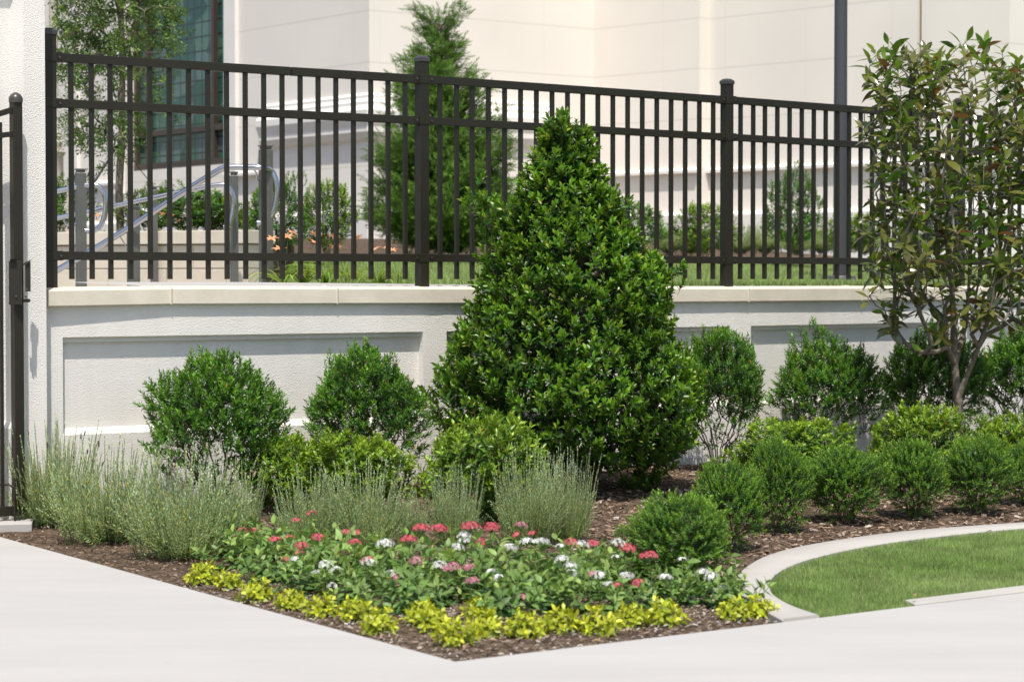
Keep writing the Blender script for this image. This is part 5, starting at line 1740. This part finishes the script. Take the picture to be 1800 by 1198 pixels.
g = np.random.default_rng(41)
lf = np.array(LAWN_F)
P = scatter_in(LAWN_F, 260000, g, (1.0, 4.2, 8.0, 12.0))
patch = .5 + .28 * np.sin(P[:, 0] * 3.1 + 2 * np.sin(P[:, 1] * 2.3)) + .22 * np.sin(P[:, 1] * 5.2 + P[:, 0] * 1.7)
o = blades(P, np.full(len(P), -.012), .024, .0026, g, "lawn_grass", np.clip(patch * .8 + g.normal(0, .2, len(P)), 0, 1)); tag(o, "short green turf inside the curved kerb", "grass")
print("front blades", len(P))
# upper lawn blades
n = 90000; s = g.uniform(-1, 10, n); d = g.uniform(.22, 5.1, n)
fr = [wall_frame(x) for x in np.linspace(-1, 10, 200)]
fp_ = np.array([f[0] for f in fr]); fn_ = np.array([f[2] for f in fr]); ii = ((s + 1) / 11 * 199).astype(int)
P = fp_[ii] - fn_[ii] * d[:, None] + g.normal(0, .03, (n, 2)); z = np.interp(d, Dd, Zs)
ok = (P[:, 0] + .09 * P[:, 1] > .1) & ~in_poly(P, PAVE) & ~in_poly(P, UW); P, z, d = P[ok], z[ok], d[ok]; n = len(P)
z = np.array([terr_z(P[i, 0], P[i, 1], d[i]) for i in range(n)])
path_ring = [tuple(q) for q in ring] if False else None
o = blades(P, z, .05, .005, g, "upper_lawn_grass", g.uniform(.2, 1, n)); tag(o, "short bright turf on the terrace behind the fence", "grass")


def chips(P, z, g, L0, L1, name, mat, curl=.3, mul=None):
    n = len(P); L = g.uniform(L0, L1, n) * (1 if mul is None else mul) ; W_ = L * g.uniform(.18, .45, n); H = np.minimum(.006, W_ * .35)
    d = rand_dirs(n, g, -.35, .35); B = basis(d, g.normal(0, .5, n))
    box = np.array([(x, y, zz) for zz in (-.5, .5) for x, y in ((-.5, -.5), (.5, -.5), (.5, .5), (-.5, .5))], float)
    j = 1 + g.uniform(-.35, .35, (n, 8, 3)) * .8
    S_ = np.stack([W_, H, L], axis=1)
    V = np.einsum('nij,nvj->nvi', B, box[None] * j * S_[:, None, :]) + np.c_[P, z][:, None, :]
    t = [(0, 2, 1), (0, 3, 2), (4, 5, 6), (4, 6, 7), (0, 1, 5), (0, 5, 4), (1, 2, 6), (1, 6, 5), (2, 3, 7), (2, 7, 6), (3, 0, 4), (3, 4, 7)]
    T = (np.array(t)[None] + (np.arange(n) * 8)[:, None, None]).reshape(-1, 3)
    return tag(link_mesh(name, tri_mesh(name, V.reshape(-1, 3), T, smooth=False), mat), kind="stuff")


P = scatter_in(BED_POLY, 62000, g, (-3.6, 5.5, 7.4, 17.2))
keep = dist_poly(P, EDGE) > .012
P = P[keep]
o = chips(P, bed_z(P) + g.uniform(0, .012, len(P)), g, .010, .038, "mulch_chips", M_chip, mul=np.clip(dist_poly(P, BED_FRONT) * 1.4, .55, 1)); tag(o, "brown shredded bark mulch covering the bed", "mulch")
print("chips", len(P))
# pale grit in the potting soil at the front
P = scatter_in([tuple(gp(300, 1030)), tuple(gp(800, 1160)), tuple(gp(1370, 1092)), tuple(gp(1290, 1040)), tuple(gp(700, 1070)), tuple(gp(420, 1010))], 9000, g, (-2, 1.3, 7.3, 10))
M_grit = chip_mat("pale_grit", [(0.10, 0.07, 0.05), (0.45, 0.40, 0.34), (0.25, 0.19, 0.14), (0.6, 0.56, 0.5)])
o = chips(P, bed_z(P) + .010, g, .006, .016, "soil_grit", M_grit); tag(o, "pale grit specks in the dark soil near the walk", "grit")
# fallen leaves
LV, LT = leaf_tpl(.5, .12, .3, 3)
M_dry = chip_mat("dry_leaf", [(0.30, 0.19, 0.10), (0.40, 0.28, 0.15), (0.22, 0.13, 0.07), (0.45, 0.36, 0.25)])
fall = [(1040, 1133, "fallen leaf by the walk edge below the middle edging plants"), (1085, 1126, "pale fallen leaf right of another on the soil's front edge"), (822, 1140, "yellowish fallen leaf at the bed's front corner"), (640, 1097, "brown fallen leaf near the left edging plants"), (1318, 1038, "twig-thin brown leaf on the curved kerb"), (1607, 1050, "small brown leaf lying at the lawn's front edge"), (1668, 899, "curled pale leaf on the mulch by the fifth box ball"), (1745, 938, "small dark leaf on the kerb's right half")]
for i, (px, py, lb) in enumerate(fall):
    on = py in (1038, 938, 1050)
    q = bp(px, py) if not on else np.array([*gp(px, py, .02), .02])
    B = basis(unit(np.array([[math.cos(i * 2.2), math.sin(i * 2.2), .08]])), np.array([math.pi * .5 * 0 + .2]))[0]
    V = LV * (.03 if i in (4, 5, 7) else .045 if i != 6 else .09) @ B.T
    o = link_mesh("fallen_leaf", tri_mesh("fallen_leaf", V, LT), M_dry); o.location = (q[0], q[1], q[2] + .016); tag(o, lb, "leaf", "fallen leaves")
print("objects", len(bpy.data.objects))
